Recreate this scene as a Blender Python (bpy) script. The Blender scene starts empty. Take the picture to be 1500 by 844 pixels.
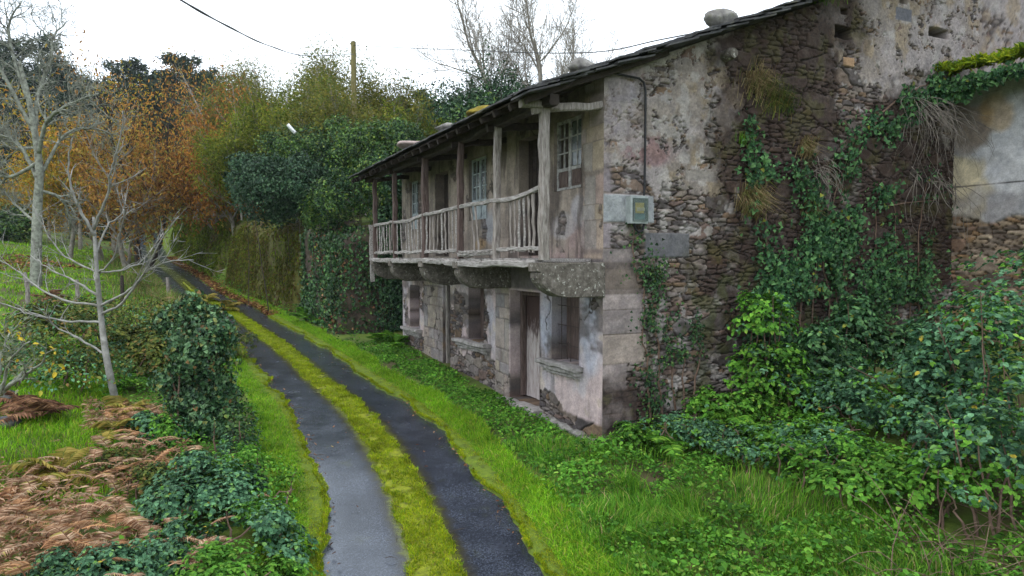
import bpy, math, random
import numpy as np
from math import radians as R, pi
rng = np.random.default_rng(11)
random.seed(11)
SC = bpy.context.scene
COL = SC.collection
F = 1013.0
CAMZ = 3.1

# ------------------------------------------------------------------ basics
def A(x): return np.asarray(x, dtype=float)
def unit(v):
    v = A(v); return v / np.maximum(np.linalg.norm(v, axis=-1, keepdims=True), 1e-9)
def sst(x, a, b):
    t = np.clip((x - a) / (b - a), 0, 1); return t * t * (3 - 2 * t)
def at(u, v, Y):                     # a picture point at depth Y in metres
    return A([(u - 750) / F * Y, Y, CAMZ - (v - 378) / F * Y])

_T = np.random.default_rng(5).random((8, 256, 256))
def vn(x, y, k=0):
    x = A(x); y = A(y)
    xi = np.floor(x).astype(int); yi = np.floor(y).astype(int)
    fx = x - xi; fy = y - yi
    fx = fx * fx * (3 - 2 * fx); fy = fy * fy * (3 - 2 * fy)
    T = _T[k % 8]
    a = T[xi & 255, yi & 255]; b = T[(xi + 1) & 255, yi & 255]
    c = T[xi & 255, (yi + 1) & 255]; d = T[(xi + 1) & 255, (yi + 1) & 255]
    return a * (1 - fx) * (1 - fy) + b * fx * (1 - fy) + c * (1 - fx) * fy + d * fx * fy
def fbm(x, y, o=4, k=0):
    x = A(x); y = A(y)
    s = 0; a = .5; t = 0
    for i in range(o):
        s = s + a * vn(x * 2 ** i + 17.3 * i, y * 2 ** i + 9.1 * i, k + i); t += a; a *= .5
    return s / t                     # 0..1 about .5

def tag(o, label=None, cat=None, group=None, kind=None):
    if label: o['label'] = label
    if cat: o['category'] = cat
    if group: o['group'] = group
    if kind: o['kind'] = kind
    return o
def empty(name, loc, rz=0):
    o = bpy.data.objects.new(name, None); COL.objects.link(o)
    o.location = loc; o.rotation_euler = (0, 0, rz); o.empty_display_size = .2
    return o
def mk(name, V, Fs, mat, parent=None, smooth=False, col=None, uv=None, base=None):
    V = A(V)
    if base is not None: V = V - A(base)
    me = bpy.data.meshes.new(name)
    if not isinstance(Fs, list): Fs = [Fs]
    Fs = [np.asarray(f, dtype=np.int32) for f in Fs if len(f)]
    me.vertices.add(len(V)); me.vertices.foreach_set('co', V.astype(np.float32).ravel())
    loops = np.concatenate([f.ravel() for f in Fs])
    tot = np.concatenate([np.full(len(f), f.shape[1], np.int32) for f in Fs])
    me.loops.add(len(loops)); me.loops.foreach_set('vertex_index', loops)
    me.polygons.add(len(tot))
    me.polygons.foreach_set('loop_start', np.concatenate([[0], np.cumsum(tot)[:-1]]).astype(np.int32))
    me.polygons.foreach_set('loop_total', tot)
    me.polygons.foreach_set('use_smooth', np.full(len(tot), bool(smooth)))
    if col is not None:
        at_ = me.attributes.new('Col', 'FLOAT_COLOR', 'POINT')
        c4 = np.ones((len(V), 4), np.float32); c4[:, :3] = np.clip(col, 0.003, 1)
        at_.data.foreach_set('color', c4.ravel())
    if uv is not None:
        l = me.uv_layers.new(name='UVMap')
        l.data.foreach_set('uv', A(uv)[loops].astype(np.float32).ravel())
    me.update(calc_edges=True); me.validate()
    if isinstance(mat, bpy.types.Material): me.materials.append(mat)
    o = bpy.data.objects.new(name, me); COL.objects.link(o)
    if parent is not None: o.parent = parent
    elif base is not None: o.location = A(base)
    return o
def copy_tree(o, parent=None):
    c = o.copy(); COL.objects.link(c)
    if parent is not None: c.parent = parent
    for ch in [x for x in bpy.data.objects if x.parent == o]: copy_tree(ch, c)
    return c

class MB:
    def __init__(s): s.V = []; s.F = []; s.n = 0
    def add(s, V, Fs):
        s.V.append(A(V))
        for f in (Fs if isinstance(Fs, list) else [Fs]): s.F.append(np.atleast_2d(np.asarray(f)) + s.n)
        s.n += len(V); return s
    def box(s, lo, hi, jit=0):
        lo = A(lo); hi = A(hi)
        V = A([[x, y, z] for z in (lo[2], hi[2]) for y in (lo[1], hi[1]) for x in (lo[0], hi[0])])
        if jit: V = V + rng.uniform(-jit, jit, V.shape)
        return s.add(V, [[0, 2, 3, 1], [4, 5, 7, 6], [0, 1, 5, 4], [2, 6, 7, 3], [0, 4, 6, 2], [1, 3, 7, 5]])
    def tube(s, P, r, n=6, cap=True):
        P = A(P); m = len(P); r = np.broadcast_to(A(r), (m,))
        T = unit(np.gradient(P, axis=0))
        up = A([0, 0, 1]) if abs(T[0][2]) < .9 else A([1, 0, 0])
        X = np.zeros_like(P); x = unit(np.cross(up, T[0]))
        for i in range(m):
            x = x - T[i] * (x @ T[i]); x = x / max(np.linalg.norm(x), 1e-6); X[i] = x
        Yv = np.cross(T, X)
        a = np.arange(n) * 2 * pi / n
        V = P[:, None] + r[:, None, None] * (np.cos(a)[None, :, None] * X[:, None] + np.sin(a)[None, :, None] * Yv[:, None])
        i = np.arange(m - 1)[:, None] * n; j = np.arange(n)[None]; k = (np.arange(n)[None] + 1) % n
        Q = np.stack([i + j, i + k, i + n + k, i + n + j], -1).reshape(-1, 4)
        s.add(V.reshape(-1, 3), Q)
        if cap:
            s.F.append(np.arange(n)[None, ::-1] + s.n - m * n); s.F.append(np.arange(n)[None] + s.n - n)
        return s
    def beam(s, p0, p1, w, h, jit=.006, seg=5, ch=.15, up=(0, 0, 1), bow=0):
        p0 = A(p0); p1 = A(p1); T = unit(p1 - p0); up = A(up)
        if abs(T @ up) > .95: up = A([1, 0, 0])
        X = unit(np.cross(T, up)); Z = np.cross(X, T)
        cs = A([[-.5 + ch, -.5], [.5 - ch, -.5], [.5, -.5 + ch], [.5, .5 - ch], [.5 - ch, .5], [-.5 + ch, .5], [-.5, .5 - ch], [-.5, -.5 + ch]])
        t = np.linspace(0, 1, seg + 1)
        cen = p0 + (p1 - p0) * t[:, None] + rng.normal(0, jit, (seg + 1, 3)) + Z * (bow * np.sin(t * pi))[:, None]
        V = cen[:, None] + cs[None, :, :1] * w * X + cs[None, :, 1:] * h * Z + rng.normal(0, jit * .5, (seg + 1, 8, 3))
        i = np.arange(seg)[:, None] * 8; j = np.arange(8)[None]; k = (j + 1) % 8
        s.add(V.reshape(-1, 3), np.stack([i + j, i + k, i + 8 + k, i + 8 + j], -1).reshape(-1, 4))
        s.F.append(np.arange(8)[None, ::-1] + s.n - (seg + 1) * 8); s.F.append(np.arange(8)[None] + s.n - 8)
        return s
    def build(s, name, mat, parent=None, smooth=False, base=None, col=None):
        by = {}
        for f in s.F: by.setdefault(f.shape[1], []).append(f)
        return mk(name, np.concatenate(s.V), [np.concatenate(v) for v in by.values()], mat, parent, smooth, base=base, col=col)

# leaves: every leaf two quads folded on its midrib
def leaves(P, D, N, L, W=.7, fold=.12, kind='oval'):
    P = A(P); n = len(P)
    D = unit(D); X = unit(np.cross(D, A(N) + 1e-4)); Z = np.cross(X, D)
    L = np.broadcast_to(A(L), (n,))[:, None]; W = np.broadcast_to(A(W), (n,))[:, None]
    if kind == 'oval': tp = [(0, 0), (.42, .28), (.38, .68), (0, 1), (-.38, .68), (-.42, .28)]
    elif kind == 'ivy': tp = [(0, .08), (.55, .12), (.34, .6), (0, 1), (-.34, .6), (-.55, .12)]
    else: tp = [(0, 0), (.5, .12), (.28, .6), (0, 1), (-.28, .6), (-.5, .12)]
    V = np.stack([P + X * (x * W * L) + D * (y * L) + Z * (abs(x) * fold * L * 2 - (.10 * L if y == 1 else 0)) for x, y in tp], 1)
    b = np.arange(n)[:, None] * 6
    Q = np.concatenate([b + A([0, 1, 2, 3]).astype(int), b + A([0, 3, 4, 5]).astype(int)])
    return V.reshape(-1, 3), Q
def leaf_dirs(N, droop=.3):
    n = len(N); D = rng.normal(size=(n, 3)); D = D - N * np.sum(D * N, -1, keepdims=True)
    D = unit(D); D[:, 2] -= droop
    return unit(D)
def blades(P, h, w, lean=.5, dirn=None):
    P = A(P); n = len(P); a = rng.uniform(0, 2 * pi, n)
    h = np.broadcast_to(A(h), (n,))[:, None]; w = np.broadcast_to(A(w), (n,))[:, None]
    X = np.stack([np.cos(a), np.sin(a), 0 * a], -1)
    b = rng.uniform(0, 2 * pi, n)
    Ld = np.stack([np.cos(b), np.sin(b), 0 * b], -1) * (rng.random((n, 1)) * lean * 1.6)
    if dirn is not None: Ld = Ld * .6 + dirn
    up = A([0, 0, 1.])
    m = P + up * h * .58 + Ld * h * .25
    tip = P + up * h * .92 + Ld * h * .95
    V = np.stack([P - X * w, P + X * w, m - X * w * .8, m + X * w * .8, tip], 1).reshape(-1, 3)
    i = np.arange(n)[:, None] * 5
    return V, [i + A([0, 1, 3, 2]).astype(int), i + A([2, 3, 4]).astype(int)]

# ------------------------------------------------------------------ materials
def newmat(name):
    m = bpy.data.materials.new(name); m.use_nodes = True
    nt = m.node_tree; nt.nodes.clear()
    out = nt.nodes.new('ShaderNodeOutputMaterial')
    return m, nt, out
def nd(nt, t, **k):
    n = nt.nodes.new(t)
    for a, b in k.items():
        if a.startswith('i_'): n.inputs[a[2:].replace('_', ' ')].default_value = b
        else: setattr(n, a, b)
    return n
def ramp(nt, stops, src, interp='LINEAR'):
    r = nt.nodes.new('ShaderNodeValToRGB'); cr = r.color_ramp; cr.interpolation = interp
    while len(cr.elements) > 1: cr.elements.remove(cr.elements[-1])
    for i, (p, c) in enumerate(stops):
        e = cr.elements[0] if i == 0 else cr.elements.new(p)
        e.position = p; e.color = (*c, 1) if len(c) == 3 else c
    nt.links.new(src, r.inputs[0]); return r.outputs[0]
def mulcol(nt, a, b, fac=1.0, bt='MULTIPLY'):
    m = nt.nodes.new('ShaderNodeMix'); m.data_type = 'RGBA'; m.blend_type = bt
    for s, v in ((0, fac), (6, a), (7, b)):
        if hasattr(v, 'is_linked') or isinstance(v, bpy.types.NodeSocket): nt.links.new(v, m.inputs[s])
        else: m.inputs[s].default_value = v if s == 0 else (*v, 1)
    return m.outputs[2]
def coords(nt, scale=(1, 1, 1), kind='Object'):
    tc = nt.nodes.new('ShaderNodeTexCoord'); mp = nt.nodes.new('ShaderNodeMapping')
    mp.inputs['Scale'].default_value = scale
    nt.links.new(tc.outputs[kind], mp.inputs[0]); return mp.outputs[0]
def noise(nt, vec, sc, det=4, rough=.6, dist=0):
    n = nt.nodes.new('ShaderNodeTexNoise'); n.inputs['Scale'].default_value = sc
    n.inputs['Detail'].default_value = det; n.inputs['Roughness'].default_value = rough; n.inputs['Distortion'].default_value = dist
    if vec is not None: nt.links.new(vec, n.inputs['Vector'])
    return n.outputs[0]
def leafmat(name, cols, rough=.45, trans=.25, spec=.35, nscale=1.2, lo=.55, hi=1.35, sat=None):
    m, nt, out = newmat(name)
    g = nt.nodes.new('ShaderNodeNewGeometry')
    k = len(cols); tot = sum(c[1] if len(c) == 2 else 1 for c in cols)
    stops = []; acc = 0
    for c, w in cols: stops.append((min(acc / tot, .999), c)); acc += w
    c1 = ramp(nt, stops, g.outputs['Random Per Island'], 'CONSTANT')
    hs_ = nt.nodes.new('ShaderNodeHueSaturation'); mr = nt.nodes.new('ShaderNodeMath'); mr.operation = 'MULTIPLY'; mr.inputs[1].default_value = 37.7
    fr_ = nt.nodes.new('ShaderNodeMath'); fr_.operation = 'FRACT'; mm = nt.nodes.new('ShaderNodeMapRange'); mm.inputs[3].default_value = .7; mm.inputs[4].default_value = 1.3
    nt.links.new(g.outputs['Random Per Island'], mr.inputs[0]); nt.links.new(mr.outputs[0], fr_.inputs[0]); nt.links.new(fr_.outputs[0], mm.inputs[0]); nt.links.new(mm.outputs[0], hs_.inputs['Value']); nt.links.new(c1, hs_.inputs['Color']); c1 = hs_.outputs[0]
    nz = noise(nt, coords(nt), nscale, 3)
    br = ramp(nt, [(.3, (lo,) * 3), (.7, (hi,) * 3)], nz)
    c2 = mulcol(nt, c1, br)
    p = nd(nt, 'ShaderNodeBsdfPrincipled'); p.inputs['Roughness'].default_value = min(.8, rough + .12)
    p.inputs['Specular IOR Level'].default_value = spec * .5
    nt.links.new(c2, p.inputs['Base Color'])
    t = nd(nt, 'ShaderNodeBsdfTranslucent'); nt.links.new(c2, t.inputs[0])
    mx = nd(nt, 'ShaderNodeMixShader'); mx.inputs[0].default_value = trans
    nt.links.new(p.outputs[0], mx.inputs[1]); nt.links.new(t.outputs[0], mx.inputs[2])
    nt.links.new(mx.outputs[0], out.inputs[0]); return m
def surf(name, stops, sc=6, det=6, rough=.8, bump=.3, bsc=None, scale=(1, 1, 1), spec=.3, dist=0, second=None, bd=.02):
    m, nt, out = newmat(name)
    co = coords(nt, scale)
    c = ramp(nt, stops, noise(nt, co, sc, det, .65, dist))
    if second:
        s2, lo, hi, c2, fac = second
        c = mulcol(nt, c, c2, ramp(nt, [(lo, (0, 0, 0)), (hi, (fac,) * 3)], noise(nt, co, s2, 5, .6)), 'MIX')
    p = nd(nt, 'ShaderNodeBsdfPrincipled'); p.inputs['Roughness'].default_value = rough
    p.inputs['Specular IOR Level'].default_value = spec
    nt.links.new(c, p.inputs['Base Color'])
    if bump:
        b = nd(nt, 'ShaderNodeBump'); b.inputs['Strength'].default_value = bump; b.inputs['Distance'].default_value = bd
        nt.links.new(noise(nt, co, bsc or sc * 3, 6, .65), b.inputs['Height']); nt.links.new(b.outputs[0], p.inputs['Normal'])
    nt.links.new(p.outputs[0], out.inputs[0]); return m
def attrmat(name, rough=.85, lo=.72, hi=1.25, bump=.5):
    m, nt, out = newmat(name)
    a = nd(nt, 'ShaderNodeAttribute'); a.attribute_name = 'Col'
    co = coords(nt)
    c = mulcol(nt, a.outputs[0], ramp(nt, [(.25, (lo,) * 3), (.75, (hi,) * 3)], noise(nt, co, 28, 6, .7)))
    c = mulcol(nt, c, ramp(nt, [(.3, (.8, .8, .82)), (.7, (1.15, 1.13, 1.1))], noise(nt, co, 4.5, 4, .6)))
    p = nd(nt, 'ShaderNodeBsdfPrincipled'); p.inputs['Roughness'].default_value = rough; p.inputs['Specular IOR Level'].default_value = .25
    nt.links.new(c, p.inputs['Base Color'])
    b = nd(nt, 'ShaderNodeBump'); b.inputs['Strength'].default_value = bump; b.inputs['Distance'].default_value = .02
    nt.links.new(noise(nt, co, 38, 8, .7), b.inputs['Height']); nt.links.new(b.outputs[0], p.inputs['Normal'])
    nt.links.new(p.outputs[0], out.inputs[0]); return m
def plain(name, c, rough=.6, spec=.4, metal=0): 
    return surf(name, [(.3, tuple(x * .75 for x in c)), (.7, tuple(min(1, x * 1.25) for x in c))], sc=9, rough=rough, bump=.15, spec=spec)

M = {}
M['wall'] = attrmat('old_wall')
M['wood'] = surf('weathered_wood', [(.3, (.10, .085, .075)), (.5, (.24, .21, .19)), (.72, (.40, .37, .35))], sc=5, scale=(6, 6, 1), rough=.85, bump=.5, bsc=14)
M['wood_h'] = surf('weathered_rail_wood', [(.3, (.11, .098, .09)), (.5, (.27, .25, .235)), (.72, (.47, .45, .43))], sc=5, scale=(1, 6, 6), rough=.85, bump=.5, bsc=14)
M['wood_dark'] = surf('dark_timber', [(.3, (.018, .014, .012)), (.6, (.05, .038, .032)), (.8, (.10, .08, .07))], sc=5, scale=(2, 3, 3), rough=.85, bump=.4)
M['wood_door'] = surf('old_door_wood', [(.3, (.05, .032, .028)), (.55, (.12, .085, .075)), (.75, (.21, .165, .15))], sc=4, scale=(7, 7, 1), rough=.8, bump=.4)
M['wood_pale'] = surf('peeling_door_paint', [(.3, (.16, .11, .10)), (.5, (.33, .27, .26)), (.75, (.46, .41, .40))], sc=4, scale=(7, 7, 1), rough=.8, bump=.4)
M['paint_white'] = surf('flaking_white_paint', [(.3, (.12, .11, .105)), (.5, (.32, .31, .295)), (.7, (.50, .49, .475))], sc=9, rough=.7, bump=.3)
M['paint_blue'] = surf('flaking_blue_grey_paint', [(.3, (.2, .22, .23)), (.5, (.36, .41, .43)), (.7, (.47, .52, .54))], sc=9, rough=.7, bump=.3)
M['stone_c'] = surf('corbel_stone', [(.3, (.055, .048, .040)), (.5, (.12, .105, .088)), (.7, (.22, .195, .175))], sc=11, det=10, rough=.95, bump=.7, bsc=30, second=(17, .60, .66, (.48, .47, .42), .75))
M['stone'] = surf('grey_stone', [(.3, (.09, .085, .078)), (.5, (.20, .19, .18)), (.72, (.36, .345, .325))], sc=5, rough=.9, bump=.6, second=(9, .55, .7, (.12, .13, .05), .5))
M['slate'] = surf('old_slate', [(.25, (.02, .02, .022)), (.5, (.05, .05, .053)), (.75, (.12, .12, .115))], sc=4, rough=.7, bump=.4, second=(2.2, .55, .7, (.16, .15, .09), .6))
M['sill'] = surf('sill_stone', [(.25, (.12, .11, .1)), (.5, (.28, .26, .25)), (.75, (.45, .42, .41))], sc=6, rough=.9, bump=.5)
M['soil'] = surf('soil', [(.3, (.03, .022, .014)), (.7, (.09, .065, .04))], sc=8, rough=.95, bump=.6)
M['black'] = plain('black_cable', (.012, .012, .014), .5)
M['plastic'] = plain('grey_plastic', (.30, .33, .33), .5)
M['iron'] = plain('rusty_iron', (.05, .035, .03), .7)
def glassmat(name, c, rough, alpha):
    m, nt, out = newmat(name)
    p = nd(nt, 'ShaderNodeBsdfPrincipled'); p.inputs['Roughness'].default_value = rough
    p.inputs['Base Color'].default_value = (*c, 1); p.inputs['Specular IOR Level'].default_value = .6
    c2 = ramp(nt, [(.3, tuple(x * .6 for x in c)), (.7, tuple(x * 1.3 for x in c))], noise(nt, coords(nt), 9, 4)); nt.links.new(c2, p.inputs['Base Color'])
    t = nd(nt, 'ShaderNodeBsdfTransparent'); mx = nd(nt, 'ShaderNodeMixShader'); mx.inputs[0].default_value = alpha
    nt.links.new(t.outputs[0], mx.inputs[1]); nt.links.new(p.outputs[0], mx.inputs[2]); nt.links.new(mx.outputs[0], out.inputs[0]); return m
M['glass'] = glassmat('dusty_glass', (.16, .18, .19), .18, .8)
M['glass_lid'] = glassmat('clouded_lid', (.10, .13, .125), .25, .55)
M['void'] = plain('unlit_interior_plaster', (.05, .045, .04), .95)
# bark
M['bark_dark'] = surf('dark_bark', [(.3, (.02, .016, .013)), (.7, (.085, .07, .058))], sc=6, scale=(3, 3, 1), rough=.95, bump=.6)
M['bark_pale'] = surf('pale_smooth_bark', [(.3, (.14, .135, .12)), (.55, (.27, .265, .245)), (.75, (.40, .39, .36))], sc=6, rough=.85, bump=.3, second=(5, .58, .7, (.13, .12, .09), .7))
M['bark_lichen'] = surf('lichen_bark', [(.3, (.07, .065, .055)), (.5, (.22, .23, .19)), (.72, (.36, .38, .32))], sc=5, rough=.95, bump=.6)
M['bark_plane'] = surf('plane_tree_bark', [(.3, (.13, .115, .095)), (.5, (.25, .225, .19)), (.75, (.40, .375, .32))], sc=3, rough=.9, bump=.4)
M['cane'] = surf('dead_cane', [(.3, (.07, .04, .028)), (.7, (.22, .15, .11))], sc=7, rough=.85, bump=.2)
M['root'] = surf('dead_root', [(.3, (.05, .042, .034)), (.7, (.25, .22, .19))], sc=7, rough=.9, bump=.2)
# leaves
M['l_bramble'] = leafmat('bramble_leaf', [((.028, .085, .042), 3), ((.062, .16, .078), 3), ((.115, .255, .125), 3), ((.15, .30, .08), 1.2), ((.34, .28, .03), .05), ((.05, .12, .06), .5)], .42, .2, .4, .9)
M['l_nettle'] = leafmat('nettle_leaf', [((.045, .14, .016), 3), ((.09, .245, .026), 4), ((.14, .32, .035), 2.4), ((.20, .34, .05), .7)], .5, .28, .3, 1.1)
M['l_ivy'] = leafmat('ivy_leaf', [((.012, .042, .014), 3), ((.028, .078, .024), 3), ((.055, .125, .035), 2.5), ((.10, .17, .04), .9), ((.05, .10, .05), .4)], .32, .12, .5, 1.1)
M['l_ivyc'] = leafmat('creeper_leaf', [((.022, .072, .028), 3), ((.052, .14, .048), 3), ((.105, .225, .075), 2.3), ((.20, .22, .03), .14), ((.45, .15, .035), .012), ((.06, .13, .06), .4)], .4, .2, .4, 1.1)
M['l_stump'] = leafmat('glossy_ivy_leaf', [((.020, .06, .026), 3), ((.055, .13, .05), 3), ((.115, .215, .09), 2.4), ((.17, .19, .05), .6), ((.22, .13, .05), .22)], .3, .12, .55, 1.4)
M['l_laurel'] = leafmat('laurel_leaf', [((.020, .056, .016), 3), ((.048, .112, .026), 3), ((.10, .185, .036), 2.5), ((.18, .25, .04), 1.0)], .35, .15, .5, .55)
M['l_blue'] = leafmat('bluish_evergreen_leaf', [((.016, .046, .023), 3), ((.034, .082, .038), 3), ((.068, .130, .060), 2)], .35, .12, .5, .6)
M['l_chest'] = leafmat('chestnut_autumn_leaf', [((.16, .085, .035), 3), ((.32, .165, .05), 4), ((.48, .255, .06), 3), ((.45, .32, .07), 1.8), ((.27, .25, .06), 1.4)], .6, .45, .2, .35, .65, 1.3)
M['l_chest_y'] = leafmat('yellowing_chestnut_leaf', [((.30, .22, .03), 3), ((.48, .31, .04), 3), ((.48, .23, .04), 1.6), ((.26, .27, .045), 2)], .6, .35, .2, .5, .6, 1.35)
M['l_chest_r'] = leafmat('brown_chestnut_leaf', [((.17, .075, .028), 3), ((.32, .145, .038), 4), ((.44, .21, .045), 2.5), ((.28, .25, .05), 1.2)], .6, .35, .2, .5, .6, 1.35)
M['l_willow'] = leafmat('olive_autumn_leaf', [((.11, .12, .026), 3), ((.18, .18, .038), 4), ((.26, .235, .05), 2.5), ((.12, .165, .036), 3)], .55, .35, .2, .35, .6, 1.3)
M['l_willow_g'] = leafmat('yellow_green_leaf', [((.10, .14, .02), 3), ((.18, .23, .03), 3), ((.27, .27, .035), 2)], .55, .35, .2, .35, .6, 1.3)
M['l_pine'] = leafmat('conifer_needle_spray', [((.028, .048, .036), 3), ((.050, .078, .052), 3), ((.085, .115, .066), 2)], .6, .1, .25, .3, .6, 1.3)  # far needles lightened and blued, distance haze mixed into the colour
M['l_euca'] = leafmat('eucalyptus_leaf', [((.035, .06, .045), 3), ((.06, .095, .065), 3), ((.09, .13, .075), 2)], .5, .2, .3, .3)
M['l_dark'] = leafmat('dark_evergreen_leaf', [((.012, .038, .018), 3), ((.028, .075, .03), 3), ((.055, .12, .045), 2)], .4, .12, .45, .6)
M['f_dead'] = leafmat('dead_bracken', [((.29, .155, .09), 3), ((.48, .30, .19), 4), ((.62, .45, .31), 3), ((.48, .40, .14), .8)], .7, .35, .2, 1.6, .6, 1.25)
M['f_dead2'] = leafmat('orange_dead_bracken', [((.28, .135, .07), 3), ((.47, .26, .135), 4), ((.58, .38, .22), 2.5), ((.34, .34, .09), 1)], .7, .35, .2, 1.6, .6, 1.25)
M['f_rust'] = leafmat('rusty_bracken', [((.11, .055, .032), 3), ((.20, .105, .06), 3), ((.30, .17, .09), 2)], .7, .25, .2, 1.2)
M['f_yel'] = leafmat('yellowing_fern', [((.26, .22, .04), 3), ((.36, .28, .07), 3), ((.18, .20, .035), 2)], .6, .3, .2, 1.2)
M['f_green'] = leafmat('green_fern', [((.055, .16, .016), 3), ((.10, .25, .026), 3), ((.17, .33, .035), 2)], .5, .3, .3, 1.2)
M['g_fresh'] = leafmat('fresh_grass', [((.10, .26, .012), 3), ((.19, .40, .018), 4), ((.27, .47, .022), 2), ((.34, .38, .04), .7), ((.38, .32, .10), .3)], .5, .3, .25, .8, .65, 1.3)
M['g_long'] = leafmat('long_verge_grass', [((.065, .195, .018), 3), ((.125, .31, .026), 4), ((.20, .39, .034), 2), ((.28, .31, .06), .8), ((.42, .33, .16), .5)], .5, .3, .25, .9, .6, 1.35)
M['g_moss'] = leafmat('moss_and_short_grass', [((.17, .25, .009), 3), ((.28, .36, .010), 4), ((.38, .42, .012), 3), ((.13, .27, .014), 2), ((.26, .19, .05), .6)], .7, .2, .15, 3.0, .45, 1.3)
M['g_dry'] = leafmat('dry_grass', [((.20, .14, .07), 3), ((.32, .25, .13), 3), ((.14, .17, .04), 2)], .7, .2, .2, 1.2)
M['l_roofmoss'] = leafmat('roof_fern_moss', [((.13, .20, .012), 3), ((.24, .32, .018), 4), ((.36, .40, .03), 3), ((.10, .19, .02), 1.5)], .6, .35, .2, 1.0, .6, 1.3)
M['l_scrub'] = leafmat('olive_scrub_leaf', [((.06, .08, .02), 3), ((.11, .14, .03), 3), ((.17, .18, .04), 2), ((.22, .15, .05), 1), ((.05, .10, .03), 2)], .55, .25, .2, .8)
M['l_fallen'] = leafmat('fallen_leaf', [((.10, .04, .018), 3), ((.20, .09, .035), 3), ((.32, .17, .07), 2), ((.40, .28, .08), .6)], .6, .1, .3, 2)
M['l_yellow'] = leafmat('yellow_leaf', [((.55, .36, .02), 2), ((.62, .46, .05), 2), ((.40, .38, .05), 1)], .5, .3, .3, 1)
M['l_greygreen'] = leafmat('grey_green_leaf', [((.09, .13, .07), 2), ((.16, .20, .11), 2), ((.26, .28, .16), 1)], .5, .25, .3, 1)

# ------------------------------------------------------------------ lane, in plan: right edge points (x, y) and height by y
ZY = A([[-300, -3.2], [-40, -2.6], [-8, -1.6], [0, -1.2], [5, -.85], [7, -.68], [9, -.52], [12, -.3], [17, -.08], [22, .1], [30, .5], [40, 1.2], [50, 2.1], [60, 3.1], [70, 4.1], [85.6, 6.3], [100, 8], [160, 14]])
def zy(y): return np.interp(y, ZY[:, 0], ZY[:, 1])
RE = A([[5.6, -30], [3.6, -8], [2.2, 0], [1.28, 5], [.44, 8.03], [-.55, 11.22], [-2.06, 14.92], [-3.89, 18.42], [-6.05, 22.61], [-8.57, 27.03], [-12.5, 33.55], [-16.2, 38.73], [-22.9, 49.67], [-28.7, 58.27], [-36.2, 71.99], [-43.7, 85.59], [-52, 93], [-66, 99], [-90, 104]])
def catmull(P, n=14):
    out = []
    Q = np.vstack([2 * P[0] - P[1], P, 2 * P[-1] - P[-2]])
    for i in range(1, len(Q) - 2):
        t = np.linspace(0, 1, n, endpoint=False)[:, None]
        a, b, c, d = Q[i - 1:i + 3]
        out.append(.5 * (2 * b + (c - a) * t + (2 * a - 5 * b + 4 * c - d) * t ** 2 + (3 * b - a - 3 * c + d) * t ** 3))
    return np.vstack(out + [P[-1:]])
HW = 1.28
RC = catmull(RE)
T_ = unit(np.gradient(RC, axis=0)); NR = np.stack([T_[:, 1], -T_[:, 0]], -1)      # to the right
RC = RC - NR * HW
for _ in range(6): RC[1:-1] = (RC[:-2] + 2 * RC[1:-1] + RC[2:]) / 4
AL = np.concatenate([[0], np.cumsum(np.linalg.norm(np.diff(RC, axis=0), axis=1))])
aa = np.arange(0, AL[-1], .2)
RX = np.stack([np.interp(aa, AL, RC[:, 0]), np.interp(aa, AL, RC[:, 1])], -1)
RT = unit(np.gradient(RX, axis=0)); RN = np.stack([RT[:, 1], -RT[:, 0]], -1)
RZ = zy(RX[:, 1])
def lane(a, w, dz=0):                # along/across -> world
    a = A(a); i = a / .2
    x = np.interp(i, np.arange(len(aa)), RX[:, 0]); y = np.interp(i, np.arange(len(aa)), RX[:, 1])
    nx = np.interp(i, np.arange(len(aa)), RN[:, 0]); ny = np.interp(i, np.arange(len(aa)), RN[:, 1])
    return np.stack([x + nx * w, y + ny * w, np.interp(i, np.arange(len(aa)), RZ) + dz], -1)
def a_of_y(y): return float(np.interp(y, RX[:, 1], aa))
def near_lane(x, y):
    x = A(x).ravel(); y = A(y).ravel(); w = np.zeros(len(x)); z = np.zeros(len(x)); al = np.zeros(len(x))
    sub = RX[::4]
    for k in range(0, len(x), 20000):
        d = (x[k:k + 20000, None] - sub[None, :, 0]) ** 2 + (y[k:k + 20000, None] - sub[None, :, 1]) ** 2
        i = d.argmin(1) * 4
        dx = x[k:k + 20000] - RX[i, 0]; dy = y[k:k + 20000] - RX[i, 1]
        w[k:k + 20000] = dx * RN[i, 0] + dy * RN[i, 1]
        al[k:k + 20000] = aa[i] + np.clip(dx * RT[i, 0] + dy * RT[i, 1], -.5, .5)
        z[k:k + 20000] = RZ[i] + 0
    z = zy(np.interp(al, aa, RX[:, 1]))
    return w, z, al
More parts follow.
